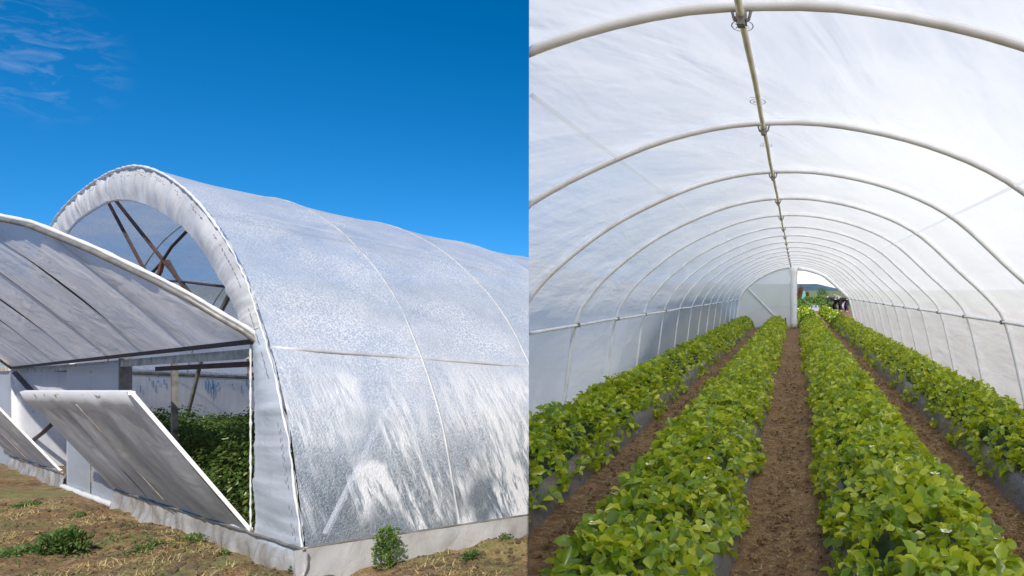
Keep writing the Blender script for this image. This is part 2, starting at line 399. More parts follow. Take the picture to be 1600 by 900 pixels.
# ------------------------------------------------------------------ the ground
def lines(a, b, step, lo, hi):
    L = list(np.arange(a, b + 1e-6, step)); d = step; x = a
    while x > lo: d *= 1.22; x -= d; L.insert(0, max(x, lo))
    d = step; x = b
    while x < hi: d *= 1.22; x += d; L.append(min(x, hi))
    return L
xs = lines(-9.5, -2., .06, -3000, 3000); ys = lines(5.0, 12., .06, -300, 4000)
Vg = []
def ground_h(x, y):
    z = base_z(x, y)
    if -40 < x < 3 and 0 < y < 40:
        z += .05 * fbm(x, y, 0, .9, 4) + (.040 * fbm(x, y, 3, 4., 4) + .03 * abs(fbm(x, y, 8, 7., 3))) * (1 if y < 16 else .4)
        # loose soil heaped along the walls
        dx, dy = x - X0, y - Y0
        s_ = (dx * us[0] + dy * us[1]); t_ = (dx * uf[0] + dy * uf[1])
        q = -(dx * us[0] + dy * us[1]) if t_ > 0 else 9      # in front of the facade
        if 0 < t_ < 17 and -.9 < q < 2:
            z += .16 * math.exp(-((q - .32) / .26) ** 2) * (.35 + .65 * abs(nz(t_, 5, 0, 1.1))) * (1 + .6 * nz(x, y, 1, 9)) * (1 if .4 < t_ < 7 else .35)
        qs = -t_
        if s_ > .6 and qs > -.4:
            z += .17 * math.exp(-((qs - .55) / .32) ** 2) * min(1, (s_ - .6) / 1.) * (.75 + .9 * nz(x, y, 2, 3))
    return z
mxn = len(xs)
for y in ys:
    for x in xs: Vg.append((x, y, ground_h(x, y)))
ii = np.arange(len(ys) - 1)[:, None] * mxn + np.arange(mxn - 1)[None, :]
Fg = np.stack([ii, ii + 1, ii + mxn + 1, ii + mxn], -1).reshape(-1, 4)
mesh_obj('ground', Vg, Fg, M['soil'], None, True)['kind'] = 'structure'
# the terrace the tunnel stands on; its near left edge follows the plot boundary
YB = 2.62 / PK
def edge_x(y):
    if y < 0: return 0.
    if y < YB: return -PK * y
    if y < 30: return -2.62
    return -2.62 - (y - 30) * 1.2
ZF = -1.57
def terrace():
    yl = [-60, -20, -6, -1, 0] + list(np.arange(.25, 12, .07)) + list(np.arange(12, 30, .25)) + [31, 34, 38, 43, 50, 60, 80, 110, 160, 250, 400, 700, 1200, 2200, 4000]
    yl += [YB]; yl = sorted(yl)
    V = []; nx = 110
    for y in yl:
        x0 = edge_x(y)
        near = list(np.linspace(x0, 3.0, nx - 16)); far = [3.0 + (1.5 ** k - 1) * 6 for k in range(1, 17)]
        for x in near + far:
            z = ZF
            if -3 < x < 3 and y < 32:
                z += .018 * fbm(x, y, 0, 7., 4) + .02 * fbm(x, y, 7, 1.7, 3)
                for c in (-1.50, -.05, 1.42): z -= .03 * math.exp(-((x - c) / .16) ** 2)
                if y < YB + .1 and x < x0 + .05: z = ZF - .005
            V.append((x, y, z))
    n = len(yl); i2 = np.arange(n - 1)[:, None] * nx + np.arange(nx - 1)[None, :]
    mesh_obj('soil_terrace', V, np.stack([i2, i2 + 1, i2 + nx + 1, i2 + nx], -1).reshape(-1, 4), M['path'], None, True)['kind'] = 'structure'
    m = MB(); rows = [[], []]
    for y in yl:
        if y > 60: break
        x = edge_x(y) + .001; rows[0].append((x, y, ZF - .006)); rows[1].append((x, y, base_z(x, y) - .4))
    m.grid(rows); m.build('earth_bank', M['bank'])['kind'] = 'structure'
terrace()
# green field beyond the tunnel: a sheet above the soil
m = MB(); m.grid([[(-60, 62, ZF + .03), (500, 62, ZF + .03)], [(-1500, 1500, ZF + .5), (3000, 1500, ZF + .5)]])
m.build('green_field', M['field'])['kind'] = 'structure'
# hills
Vh = []; rows = []
for r_ in range(6):
    row = []
    for i in range(90):
        a = -1. + i * 2.2 / 89; X = a * 2600
        prof = 30 * (.55 + .45 * math.tanh((.05 - a) * 30)) * (1 + .10 * nz(a * 6, 2)) * (0.25 + .75 * (a < .04)) if False else 30 * (1 / (1 + math.exp((a - .062) * 190))) + 6 * (1 + nz(a * 9, 3))
        row.append((X, 2500 + r_ * 120, ZF - 3 + prof * math.sin(math.pi / 2 * r_ / 5)))
    rows.append(row)
m = MB(); m.grid(rows); m.build('hills', M['hill'], None, True)['kind'] = 'structure'
# ------------------------------------------------------------------ leaves
LT = np.array([(0, 0, 0), (0, .5, -.03), (0, 1.0, -.10), (-.21, .24, .10), (-.36, .56, .17), (-.21, .84, .07), (.21, .24, .10), (.36, .56, .17), (.21, .84, .07)], float)
LF = np.array([(0, 1, 3), (3, 1, 4), (4, 1, 5), (5, 1, 2), (0, 6, 1), (6, 7, 1), (7, 8, 1), (8, 2, 1)])
ST = np.array([(0, 0, 0), (-.4, .52, .07), (0, 1., -.07), (.4, .52, .07)], float)
SF = np.array([(0, 2, 1), (0, 3, 2)])
def rotm(yaw, pitch, roll):
    cy, sy, cp, sp, cr_, sr = np.cos(yaw), np.sin(yaw), np.cos(pitch), np.sin(pitch), np.cos(roll), np.sin(roll)
    n = len(yaw); Z = np.zeros(n); O = np.ones(n)
    Rz = np.stack([cy, -sy, Z, sy, cy, Z, Z, Z, O], 1).reshape(-1, 3, 3)
    Rx = np.stack([O, Z, Z, Z, cp, -sp, Z, sp, cp], 1).reshape(-1, 3, 3)
    Ry = np.stack([cr_, Z, sr, Z, O, Z, -sr, Z, cr_], 1).reshape(-1, 3, 3)
    return Rz @ Rx @ Ry
def leaves(P, size, yaw, pitch, roll, T, FT):
    Rm = rotm(yaw, pitch, roll)
    V = np.einsum('nij,kj->nki', Rm, T) * size[:, None, None] + P[:, None, :]
    n = len(P); k = len(T)
    Fa = FT[None] + (np.arange(n) * k)[:, None, None]
    return V.reshape(-1, 3), Fa.reshape(-1, FT.shape[1])
def join(parts):
    Vs, Fs, b = [], [], 0
    for V, Fa in parts: Vs.append(V); Fs.append(Fa + b); b += len(V)
    return np.concatenate(Vs), np.concatenate(Fs)
def trifol(P, size, yaw, pitch, roll, T, FT):
    """three leaflets of one leaf share the leaf's tilt"""
    out = []
    Rm = rotm(yaw, pitch, roll)
    for da, sc_ in ((0, 1.), (1.75, .88), (-1.75, .88)):
        c, s = math.cos(da), math.sin(da); D = np.array([[c, -s, 0], [s, c, 0], [0, 0, 1]])
        Td = (T * sc_) @ D.T; Td[:, 2] -= .10 * np.hypot(Td[:, 0], Td[:, 1]) ** 2
        V = np.einsum('nij,kj->nki', Rm, Td) * size[:, None, None]
        V += P[:, None, :] ; n = len(P); k = len(T)
        V += rng.normal(0, .0, (n, 1, 3))
        out.append((V.reshape(-1, 3), (FT[None] + (np.arange(n) * k)[:, None, None]).reshape(-1, 3)))
    return join(out)
def clampP(V):
    V = np.array(V, float); V[:, 0] = np.maximum(V[:, 0], -PK * V[:, 1] + .0015); return V
# ------------------------------------------------------------------ strawberry rows
def strawberry_row(xl, xr, y0, y1, label, dens=1.):
    xc, hw = (xl + xr) / 2, (xr - xl) / 2
    root = empty('strawberry_row', (xc, max(y0, 2.), ZF), label, 'plant row', 'strawberry rows along the tunnel')
    # raised bed under plastic mulch
    yl = sorted(set(list(np.arange(y0, 12, .12)) + list(np.arange(12, y1, .5)) + [y1]))
    rows = []
    for y in yl:
        row = []
        for u, z in ((-1.07, -.06), (-1.0, .0), (-.93, .10), (-.84, .17), (-.5, .20), (0, .21), (.5, .20), (.84, .17), (.93, .10), (1.0, .0), (1.07, -.06)):
            row.append((xc + u * (hw + .03) + .012 * nz(y, u * 3, 1, 2.3), y, ZF + z + .012 + .012 * nz(y, u * 3, 5, 3.)))
        rows.append(row)
    m = MB(); m.grid(rows); m.V = [tuple(v) for v in clampP(m.V)]
    m.build('plastic_mulch', M['mulch'], root, True)
    def top(x, y):
        u = np.abs(x - xc) / (hw * 1.03)
        hum = np.array([nz(a, b, 0, 2.3) for a, b in zip(x, y)]) * .09 + np.array([nz(a, b, 4, 5.) for a, b in zip(x, y)]) * .05
        return ZF + .475 - .30 * np.clip(u, 0, 1.2) ** 2.6 + hum
    # dark underlay mound; the shade between leaves is put into its colour
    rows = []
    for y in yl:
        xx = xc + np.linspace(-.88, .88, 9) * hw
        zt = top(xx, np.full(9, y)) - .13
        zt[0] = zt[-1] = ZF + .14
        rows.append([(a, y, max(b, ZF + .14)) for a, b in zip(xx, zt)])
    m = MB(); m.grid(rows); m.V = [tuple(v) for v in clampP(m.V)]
    m.build('inner_growth', M['under'], root, True)
    parts = []
    for (a, b, d, sz, T, FT) in ((y0, min(9., y1), 400, (.046, .090), LT, LF), (9., min(28, y1), 190, (.065, .10), ST, SF), (28, y1, 55, (.12, .17), ST, SF)):
        if b <= a: continue
        n = int((b - a) * hw * 2.3 * d * dens)
        y = rng.uniform(a, b, n); u = rng.uniform(-1.1, 1.1, n)
        wav = np.array([nz(v, xc, 9, 1.6) for v in y]) * .10
        x = xc + u * (hw + wav)
        z = top(x, y) + .02 - rng.exponential(.045, n).clip(0, .17)
        z = np.maximum(z, ZF + .06)
        dirn = np.arctan2(-(x - xc) * 1.0, rng.normal(0, .35, n))     # leaves at the sides face outward
        yaw = rng.uniform(0, 6.28, n)
        side = np.abs(u) > .6
        yaw[side] = np.where(u[side] > 0, -math.pi / 2, math.pi / 2) + rng.normal(0, .8, side.sum())
        pitch = rng.normal(.0, .68, n); pitch[side] -= .45
        roll = rng.normal(0, .66, n); size = rng.uniform(sz[0], sz[1], n)
        parts.append(trifol(np.stack([x, y, z], 1), size, yaw, pitch, roll, T, FT))
    V, Fa = join(parts)
    mesh_obj('foliage', clampP(V), Fa, M['leaf'], root)
    # blossoms
    for k in range(9):
        y = y0 + .4 + abs(random.gauss(0, 4)); x = xc + random.uniform(-.8, .8) * hw
        if x < -PK * y + .05 or y > y1: continue
        z = float(top(np.array([x]), np.array([y]))[0]) + .03; r_ = .015; mb, mc = MB(), MB()
        for p in range(5):
            a = p * 1.2566
            c = Vector((x + math.cos(a) * r_, y + math.sin(a) * r_, z)); d1 = Vector((math.cos(a), math.sin(a), .25)) * r_ * .9; d2 = Vector((-math.sin(a), math.cos(a), 0)) * r_ * .8
            mb.add([c - d1, c - d2 * .9, c + d1 * .7 - d2 * .6, c + d1, c + d1 * .7 + d2 * .6, c + d2 * .9], [(0, 1, 2, 3, 4, 5)])
        mc.tube([(x, y, z - .004), (x, y, z + .006)], .008, 6)
        b_ = mb.build('blossom', M['petal'], root); mc.build('blossom_centre', M['yellow'], b_)
strawberry_row(-2.44, -1.76, 3.4, 27.2, 'green strawberry row against the left film wall, farthest left in the tunnel')
strawberry_row(-1.15, -.40, 2.35, 27.2, 'wide strawberry row just left of the central soil path, white blossoms in front')
strawberry_row(.24, 1.08, 2.35, 47., 'long strawberry row just right of the central soil path, running out of the open end')
strawberry_row(1.64, 2.28, 2.9, 45., 'strawberry row along the right film wall, farthest right in the tunnel')
# ------------------------------------------------------------------ the tunnel
prof = [(-2.56, -1.62), (-2.49, -1.08), (-2.39, -.37), (-2.24, -.08), (-2.0, .19), (-1.53, .55), (-.96, .83), (-.55, .955), (-.19, 1.0), (.25, .985), (.80, .86), (1.31, .62), (1.80, .18), (2.07, -.07), (2.27, -.335), (2.44, -1.0), (2.56, -1.62)]
P64 = resample(prof, 70)
cen = np.array([0, -.3])
def offs(P, d):
    T = np.gradient(P, axis=0); T /= np.linalg.norm(T, axis=1)[:, None]
    N = np.stack([-T[:, 1], T[:, 0]], 1)
    return P + N * d
HY = [2.30 + 1.6 * i for i in range(-3, 17)]            # hoop stations
YE = HY[-1]
tun = empty('polytunnel', (0, 2.3, ZF), 'long white film tunnel with pale pipe hoops over the strawberry rows', 'greenhouse')
def tunnel_cover():
    o = offs(P64, .026)
    if np.hypot(*(o[35] - cen)) < np.hypot(*(P64[35] - cen)): o = offs(P64, -.026)
    yl = list(np.arange(-3., 9., .1)) + list(np.arange(9., YE, .32)) + [YE]
    V = []
    for y in yl:
        ph = ((y - HY[0]) / 1.6) % 1; sag = .018 * math.sin(math.pi * ph)
        for k, (x, z) in enumerate(o):
            d = Vector((x - cen[0], z - cen[1])).normalized()
            g = -sag + .012 * nz(x * 1.5 + y * .8, y * 1.5, z, 1.6)
            g = min(g, -.0) if True else g
            edge = 1 - abs(2 * ph - 1); g *= min(1, edge * 3 + .05)
            V.append((x + d.x * g, y, z + d.y * g))
    nx = len(o); i2 = np.arange(len(yl) - 1)[:, None] * nx + np.arange(nx - 1)[None, :]
    ob = mesh_obj('cover_film', V, np.stack([i2, i2 + 1, i2 + nx + 1, i2 + nx], -1).reshape(-1, 4), M['tunnel'], tun, True)
    bm = bmesh.new(); bm.from_mesh(ob.data); l = Vector(tun.location)
    bmesh.ops.bisect_plane(bm, geom=bm.verts[:] + bm.edges[:] + bm.faces[:], plane_co=Vector((.0015, 0, 0)) - l, plane_no=(-1, -PK, 0), clear_outer=True)
    bm.to_mesh(ob.data); bm.free(); return o
oP = tunnel_cover()
def clipped_tube(pts, r, n=8):
    keep = [p for p in pts if p[0] > -PK * p[1] - .035]
    if len(keep) < 2: return None
    m = MB().tube(keep, r, n); m.V = [tuple(v) for v in clampP(m.V)]; return m
for i, y in enumerate(HY):
    q = resample(prof, 64 if i < 10 else 44)
    jit = .006 * nz(i * 3.3, 1)
    pts = [(x + jit, y + .01 * nz(k * .1, i), z) for k, (x, z) in enumerate(q)]
    dense = [tuple(Vector(pts[k]).lerp(Vector(pts[k + 1]), f)) for k in range(len(pts) - 1) for f in (0, .25, .5, .75)] + [pts[-1]] if i < 7 else pts
    m = clipped_tube(dense, .019 if i < 7 else .0165, 10 if i < 7 else 6)
    if m: m.build('hoop', M['pipe'], tun, True)
RX, RZ = -.19, .965
MB().tube([(RX + .010 * nz(y, 3, 0, 1.1), y, RZ + .006 * nz(y, 8, 0, 1.3)) for y in np.arange(.62, YE + .01, .2)], .0135, 8).build('ridge_pipe', M['pipe_warm'], tun, True)
for i, y in enumerate(HY):
    if y < .5: continue
    m = MB(); m.box((RX, y, RZ - .004), (.036, .06, .04)); m.box((RX, y - .012, RZ - .030), (.026, .04, .022))
    m.tube([(RX - .034, y, RZ + .02), (RX - .026, y, RZ - .012), (RX, y, RZ - .03), (RX + .026, y, RZ - .012), (RX + .034, y, RZ + .02)], .006, 6)
    c_ = m.build('ridge_clamp', M['clamp'], tun)
for sgn, (px_, pz_) in ((-1, (-2.365, -.375)), (1, (2.245, -.345))):
    ya = 5.82 if sgn < 0 else -2.
    m = MB().tube([(px_ + .006 * nz(y, 2), y, pz_ + .012 * nz(y, sgn * 5, 0, .7)) for y in np.arange(ya, YE, .3)], .017, 8)
    m.V = [tuple(v) for v in clampP(m.V)]; m.build('side_rail', M['pipe'], tun, True)
    for i, y in enumerate(HY):
        if y < ya + .3: continue
        MB().box((px_ - sgn * .004, y, pz_), (.042, .04, .045)).build('rail_clamp', M['clamp'] if i % 3 else M['greymetal'], tun)
# seam tapes on the film
for (a, b), ya in (((-1.06, .785), 2.62), ((1.29, .615), 1.5)):
    L = Vector((a - cen[0], b - cen[1])).normalized(); tx, tz = -L.y, L.x
    rows = [[], []]
    for y in np.arange(ya, 16., .25):
        k = .018 * math.sin(math.pi * (((y - HY[0]) / 1.6) % 1))
        for r_, s_ in ((0, -.011), (1, .011)):
            rows[r_].append((a + tx * s_ - L.x * (k - .012), y, b + tz * s_ - L.y * (k - .012)))
    m = MB(); m.grid(rows); m.V = [tuple(v) for v in clampP(m.V)]; m.build('seam_tape', M['tape'], tun)
# printed marks on the film beside the ridge
for (px, py) in ((1160, 43), (1184, 161), (1197, 229), (1211, 270)):
    z = .985; Y = F * z / (CY - py); X = (px - CX) / F * Y
    m = MB(); N = 28
    for k in range(N):
        V = []
        for a in (k, k + 1):
            t = 2 * math.pi * a / N
            for rr in (1., .90): V.append((X + math.cos(t) * .042 * rr, Y + math.sin(t) * .055 * rr, z + .006))
        m.add(V, [(0, 1, 3, 2)])
    for (x0, y0_, x1, y1_) in ((-.026, .02, -.012, -.004), (-.012, -.004, -.026, -.02), (-.004, .022, -.004, -.018), (-.004, -.018, .008, -.018), (.014, .02, .026, .02), (.014, .02, .014, -.018), (.014, 0, .024, 0)):
        m.bar((X + x0, Y + y0_, z + .006), (X + x1, Y + y1_, z + .006), .004, .001)
    for k in range(5): m.bar((X - .03 + k * .010, Y - .085, z + .006), (X - .03 + k * .010, Y - .070, z + .006), .004, .001)
    m.build('printed_mark', M['clamp'], tun)
# far end: left half closed, right half open
m = MB(); L_ = [(x, z) for x, z in P64 if x < -.05]
rows = []
for (x, z) in L_:
    zb = ZF
    rows.append([(x, YE + .01 + .01 * nz(x, f * 3), zb + (z - zb) * f) for f in np.linspace(0, 1, 9)])
m.grid(rows); m.build('end_film', M['endfilm'], tun, True)
pts = [(x, YE - .02, z) for x, z in offs(P64, -.02) if x < -.1 and z > -1.5]
MB().tube([(x, YE - .03, z) for x, z in P64 if z > -1.55], .045, 8).build('end_hoop', M['wrap'], tun, True)
m = MB().tube([(-.06 + .02 * nz(z, 4, 0, 3), YE - .03, z) for z in np.linspace(ZF, .97, 14)], [.17, .15, .14, .135, .14, .135, .13, .135, .13, .13, .14, .13, .15, .2], 12)
m.build('wrapped_post', M['wrap'], tun, True)
pr = [(x, YE - .1, z - .07) for x, z in P64 if x > .05 and z > -.3]
MB().tube(pr, [.07 + .03 * nz(i, 2, 0, .7) for i in range(len(pr))], 8).build('rolled_door_film', M['wrap'], tun, True)
MB().tube([(-2.0, YE - .05, .08), (-.42, YE - .05, ZF + .02)], .028, 6).build('diagonal_brace', M['pipe'], tun)
MB().tube([(-.44, YE - .3, ZF), (-.42, YE - .3, ZF + .42)], .035, 6).build('stake', M['wood'], tun)
# ------------------------------------------------------------------ greenhouse on the lower plot
outer = [(0, 0), (.05, .25), (.14, .51), (.25, .87), (.40, 1.31), (.60, 1.70), (.84, 2.08), (1.01, 2.31), (1.22, 2.58), (1.48, 2.86), (1.77, 3.11), (2.12, 3.37), (2.49, 3.60), (2.96, 3.87), (3.46, 4.10), (4.07, 4.34), (4.73, 4.55), (5.57, 4.74), (6.75, 4.87), (8.1, 4.91)]
inner = [(1.24, .0), (1.25, .25), (1.25, .51), (1.25, .87), (1.25, 1.31), (1.26, 1.70), (1.30, 2.08), (1.50, 2.25), (1.73, 2.45), (1.99, 2.72), (2.2, 2.86), (2.37, 2.97), (2.62, 3.15), (2.89, 3.32), (3.38, 3.57), (4.07, 3.84), (4.9, 4.10), (5.89, 4.34), (7.0, 4.50), (8.1, 4.53)]
CT = 8.1
def mirror(p): return [(2 * CT - a, b) for a, b in reversed(p)]
halfR = [(t, h) for t, h in mirror(outer[:-1]) if h > 2.15]
full = outer + halfR + [(15.2, 2.1), (15.2, 1.2), (15.2, .3)]
PO = resample(full, 110)
gh = empty('film_greenhouse', W(0, 0, 0), 'large arched white film greenhouse with wet side wall and raised vent flaps', 'greenhouse')
XCUT = -2.80
def cut(ob, parent):
    bm = bmesh.new(); bm.from_mesh(ob.data)
    bmesh.ops.bisect_plane(bm, geom=bm.verts[:] + bm.edges[:] + bm.faces[:], plane_co=Vector((XCUT, 0, 0)) - root_loc(parent), plane_no=(1, 0, 0), clear_outer=True)
    bm.to_mesh(ob.data); bm.free(); return ob
HS = [1.45 * i for i in range(0, 20)]
def roof(P, parent, smax, wet=True, name='roof_film'):
    sl_ = list(np.arange(0, smax, .145)); V = []
    Tn = np.gradient(P, axis=0); Tn /= np.linalg.norm(Tn, axis=1)[:, None]; Nn = np.stack([-Tn[:, 1], Tn[:, 0]], 1)
    if Nn[len(P) // 3][1] < 0: Nn = -Nn
    for s in sl_:
        ph = (s / 1.45) % 1; sag = .03 * math.sin(math.pi * ph) ** .8 if s > 0 else 0
        for k, (t, h) in enumerate(P):
            hh = min(1, max(0, (h - .3) / .8))
            g = -sag * hh * (.35 + .65 * min(1, max(0, (h - 1.9) / 1.))) + .012 * nz(t, s, h, 2.)
            V.append(W(t + Nn[k][0] * g, s, max(h + Nn[k][1] * g, .24)))
    nx = len(P); i2 = np.arange(len(sl_) - 1)[:, None] * nx + np.arange(nx - 1)[None, :]
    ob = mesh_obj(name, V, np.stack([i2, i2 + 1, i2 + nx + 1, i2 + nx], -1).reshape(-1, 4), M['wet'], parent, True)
    return cut(ob, parent)
Pside = np.array([(.055, .262)] + [p for p in PO if p[1] > .29 or p[0] > 3])
roof(Pside, gh, 29)
for s in HS[1:]:
    pts = [W(t + .0, s, h - .003 if h > 2.2 else h - .002) for t, h in PO]
    pts = [p for p in pts if p[0] < XCUT]
    if len(pts) > 3:
        Pin = [Vector(p) for p in pts]
        MB().tube(Pin, .012, 6).build('hoop', M['gpipe'], gh, True)
# rope creases over the film at each hoop
def purlin(t, h, s0, s1, r_, mat, name='purlin', parent=None):
    pts = [W(t, s, h) for s in np.arange(s0, s1, .3)]; pts = [p for p in pts if p[0] < XCUT]
    if len(pts) > 1: MB().tube(pts, r_, 8).build(name, mat, parent or gh, True)
purlin(.875, 2.10, .0, 6, .022, M['gpipe'])
purlin(15.1, 2.17, .0, 14, .04, M['greymetal'])
purlin(8.1, 4.85, .0, 18, .03, M['greymetal'])
purlin(3.46, 3.93, .3, 8, .022, M['pipe'])
MB().tube([W(.02, .05, .1), W(.72, 1.4, 2.0)], .03, 6)
MB().bar(W(.30, .25, .32), W(.62, .95, 1.5), .05, .03).build('corner_brace', M['gpipe'], gh)
# arch band on the face, continuing down as the corner strip
def band(parent, out_, inn_, dt=0., mirror_=False, name='face_film', mat='band'):
    n = 300 if mat == 'band' else 90; A = resample(out_, n); B = resample(inn_, n); rows = []
    for k in range(n):
        row = []
        for f in np.linspace(0, 1, 9):
            t = A[k][0] * (1 - f) + B[k][0] * f; h = A[k][1] * (1 - f) + B[k][1] * f
            if mirror_: t = 2 * CT - t
            kk = k + 14 * f * nz(k * .02, 2, 0, 1.); q = .03 * math.sin(math.pi * f) + .030 * nz(k * .09, f * 1.0, dt, 1.) + .034 * max(0, nz(kk * .17, f * .9, 7, 1.)) * math.sin(math.pi * min(1, f + .2)) + .012 * nz(kk * .6, f * .8, 4, 1.)
            row.append(W(t + dt, 0, h, q + .01))
        rows.append(row)
    return MB().grid(rows).build(name, M[mat], parent, True)
band(gh, outer[:8], inner[:8], name='corner_film', mat='corner')
band(gh, outer[7:], inner[7:])
so_, si_ = [p for p in outer if p[1] > 2.2], [p for p in inner if p[1] > 2.2]
band(gh, so_, si_, 0, True)
# bunched film roll and stitching along the outer edge
A = resample(outer, 220)
ro = [W(t, .0, h, .03 + .01 * nz(i, 3, 0, .5)) for i, (t, h) in enumerate(A)]
MB().tube(ro, [(.009 if i < 90 else .017) + .008 * nz(i, 1, 0, .37) for i in range(len(ro))], 8).build('rolled_edge', M['band'], gh, True)
A2 = resample(so_, 120); ro = [W(2 * CT - t, .0, h, .03) for t, h in A2]
MB().tube(ro, [.016 + .010 * nz(i, 6, 0, .37) for i in range(len(ro))], 8).build('rolled_edge', M['band'], gh, True)
m = MB(); A = resample(outer, 260)
for k in range(8, 256, 2):
    if nz(k, 2, 0, .21) < -.12: continue
    d = A[k + 1] - A[k]; nn = np.array([d[1], -d[0]]); nn /= np.linalg.norm(nn); o_ = .075
    m.bar(W(A[k][0] + nn[0] * o_, 0, A[k][1] + nn[1] * o_, .06), W(A[k + 1][0] + nn[0] * o_, 0, A[k + 1][1] + nn[1] * o_, .06), .005, .005)
m.build('stitching', M['thread'], gh)
# inner edge of the arch: slim pipe
MB().tube([W(t, .02, h, .0) for t, h in resample([p for p in inner if p[1] > 2.2], 60)] + [W(2 * CT - t, .02, h, .0) for t, h in reversed(resample([p for p in inner if p[1] > 2.2], 60))], .014, 6).build('arch_pipe', M['pipe'], gh, True)
# corner strip edge: laced cord
MB().tube([W(1.27 + .012 * nz(k, 1, 0, .8), 0, .28 + k * .03, .035) for k in range(66)], [.009 + .006 * nz(k, 5, 0, .9) for k in range(66)], 6).build('laced_edge', M['band'], gh, True)
# uprights of the face
def upright(t, h0, h1, w_, mat, parent=gh, name='post', s=0.05):
    return MB().bar(W(t, s, h0), W(t, s, h1), w_, .06, (uf[0], uf[1], 0)).build(name, mat, parent)
upright(1.30, 0, 2.2, .05, M['pipe']); upright(6.35, 0, 2.15, .13, M['greymetal']); upright(6.0, .3, 2.1, .07, M['greymetal'], s=.5)
upright(9.85, 0, 2.15, .09, M['pipe']); upright(15.2, 0, 2.2, .13, M['pipe'])
upright(8.05, 0, 2.12, .06, M['pipe'])
# header beam below the big flap: weathered board and dark steel angle
m = MB(); m.bar(W(1.2, .03, 2.06), W(15.2, .03, 2.10), .07, .10); m.build('header_board', M['board'], gh)
MB().bar(W(1.15, .14, 1.97), W(5.2, .14, 1.98), .05, .06).build('header_steel', M['darkmetal'], gh)
MB().tube([W(2.0, .6, 1.92), W(4.4, .9, 1.94)], .028, 6).build('rusty_rod', M['rust'], gh)
MB().tube([W(1.9, .6, 1.92), W(2.0, .6, 1.80), W(1.75, .6, 1.78)], .022, 6).build('rusty_bracket', M['rust'], gh)
# film wall panels between the two openings
for t0, t1 in ((6.42, 8.02), (8.08, 9.80)):
    rows = []
    for a in np.linspace(t0, t1, 13):
        rows.append([W(a, 0, h, .015 * nz(a * 2, h * 1.5, 3, 1.) + .01) for h in np.linspace(.02, 2.08, 13)])
    MB().grid(rows).build('wall_panel', M['panelfilm'], gh, True)
MB().tube([W(t, 0, .03 + .02 * nz(t, 1, 0, 3), .05) for t in np.arange(6.3, 9.9, .12)], .04, 6).build('bottom_hem', M['band'], gh, True)
# ground skirts of film
def skirt(t0, t1, parent=gh, front=True, h1=.26):
    n = int(abs(t1 - t0) / .05); rows = []
    for i in range(n + 1):
        a = t0 + (t1 - t0) * i / n; row = []
        for f in np.linspace(0, 1, 7):
            h = h1 * (1 - f) - .05 * f
            q = .03 + .06 * f + .055 * nz(a * 2.6, f * 1.2, 2, 1.) * (.3 + f) + .022 * nz(a * 8 + f * 2, f * 2, 5, 1.)
            row.append(W(a, 0, h, q) if front else W(0, a, h, 0, q + .0))
        rows.append(row)
    ob = MB().grid(rows).build('skirt', M['skirt'], parent, True)
    return ob if front else cut(ob, parent)
skirt(-.10, 6.4); skirt(9.75, 15.1); skirt(-.12, 4., front=False, h1=.27)
MB().tube([W(t, 0, .265 + .012 * nz(t, 1, 0, 4), .05) for t in np.arange(-.05, 6.4, .08)], [.014 + .008 * nz(i, 1, 0, .9) for i in range(81)], 6).build('batten', M['greymetal'], gh, True)
p_ = [W(.03, s, .275 + .010 * nz(s, 4, 0, 5), 0, .04) for s in np.arange(-.05, 4, .05)]; p_ = [p for p in p_ if p[0] < XCUT]
MB().tube(p_, [.013 + .009 * nz(i, 1, 0, .9) for i in range(len(p_))], 6).build('batten', M['greymetal'], gh, True)
MB().tube([W(t, 0, .265, .05) for t in np.arange(9.8, 15.1, .2)], .02, 6).build('batten', M['greymetal'], gh, True)
# big half-round flap, hinged on the header and propped open
def big_flap(parent, dt=0.):
    th = R(46); Rr = 2.33; t0, t1 = 1.12, 15.1; c = (t0 + t1) / 2; hw_ = (t1 - t0) / 2
    def P(t, f, lift=0.):
        w_ = float(np.interp(min(t, 2 * c - t), [1.12, 1.17, 1.34, 1.56, 1.84, 2.17, 2.51, 2.91, 3.35, 4.07, 5.5, 8.1], [0, .14, .31, .57, .80, 1.02, 1.25, 1.46, 1.68, 1.88, 2.12, 2.28])) * f
        return W(t + dt, 0, 2.17 + w_ * math.cos(th) + lift * math.sin(th), w_ * math.sin(th) - lift * math.cos(th) + .03)
    rows = []
    tt = c - hw_ * np.cos(np.linspace(0, math.pi, 240))
    for t in tt:
        rows.append([P(t, f, .03 * math.sin(math.pi * f) * (1 + nz(t * 1.3, f, 0, 1.)) + .030 * nz(t * 5.5, f * 1.1, 3, 1.) * f * f + .012 * nz(t * 12, f * 1.5, 6, 1.) * f * f) for f in np.linspace(0, 1, 15)])
    fl = MB().grid(rows).build('upper_vent_flap', M['flapfilm'], parent, True)
    MB().tube([P(t, 1.) for t in tt], .028, 8).build('curved_rim', M['greymetal'], fl, True)
    MB().tube([P(t, 1., .05) for t in tt], [.020 + .010 * nz(i, 3, 0, .4) for i in range(len(tt))], 6).build('rim_film', M['band'], fl, True)
    MB().bar(P(t0, 0), P(t1, 0), .04, .05).build('hinge_bar', M['darkmetal'], fl)
    for t in (3.1, 4.9, 6.7, 8.6, 10.4, 12.2):
        MB().tube([P(t, f, .045) for f in (0, .25, .5, .75, 1.)], .017, 6).build('rib', M['darkmetal'], fl, True)
    return fl
big_flap(gh)
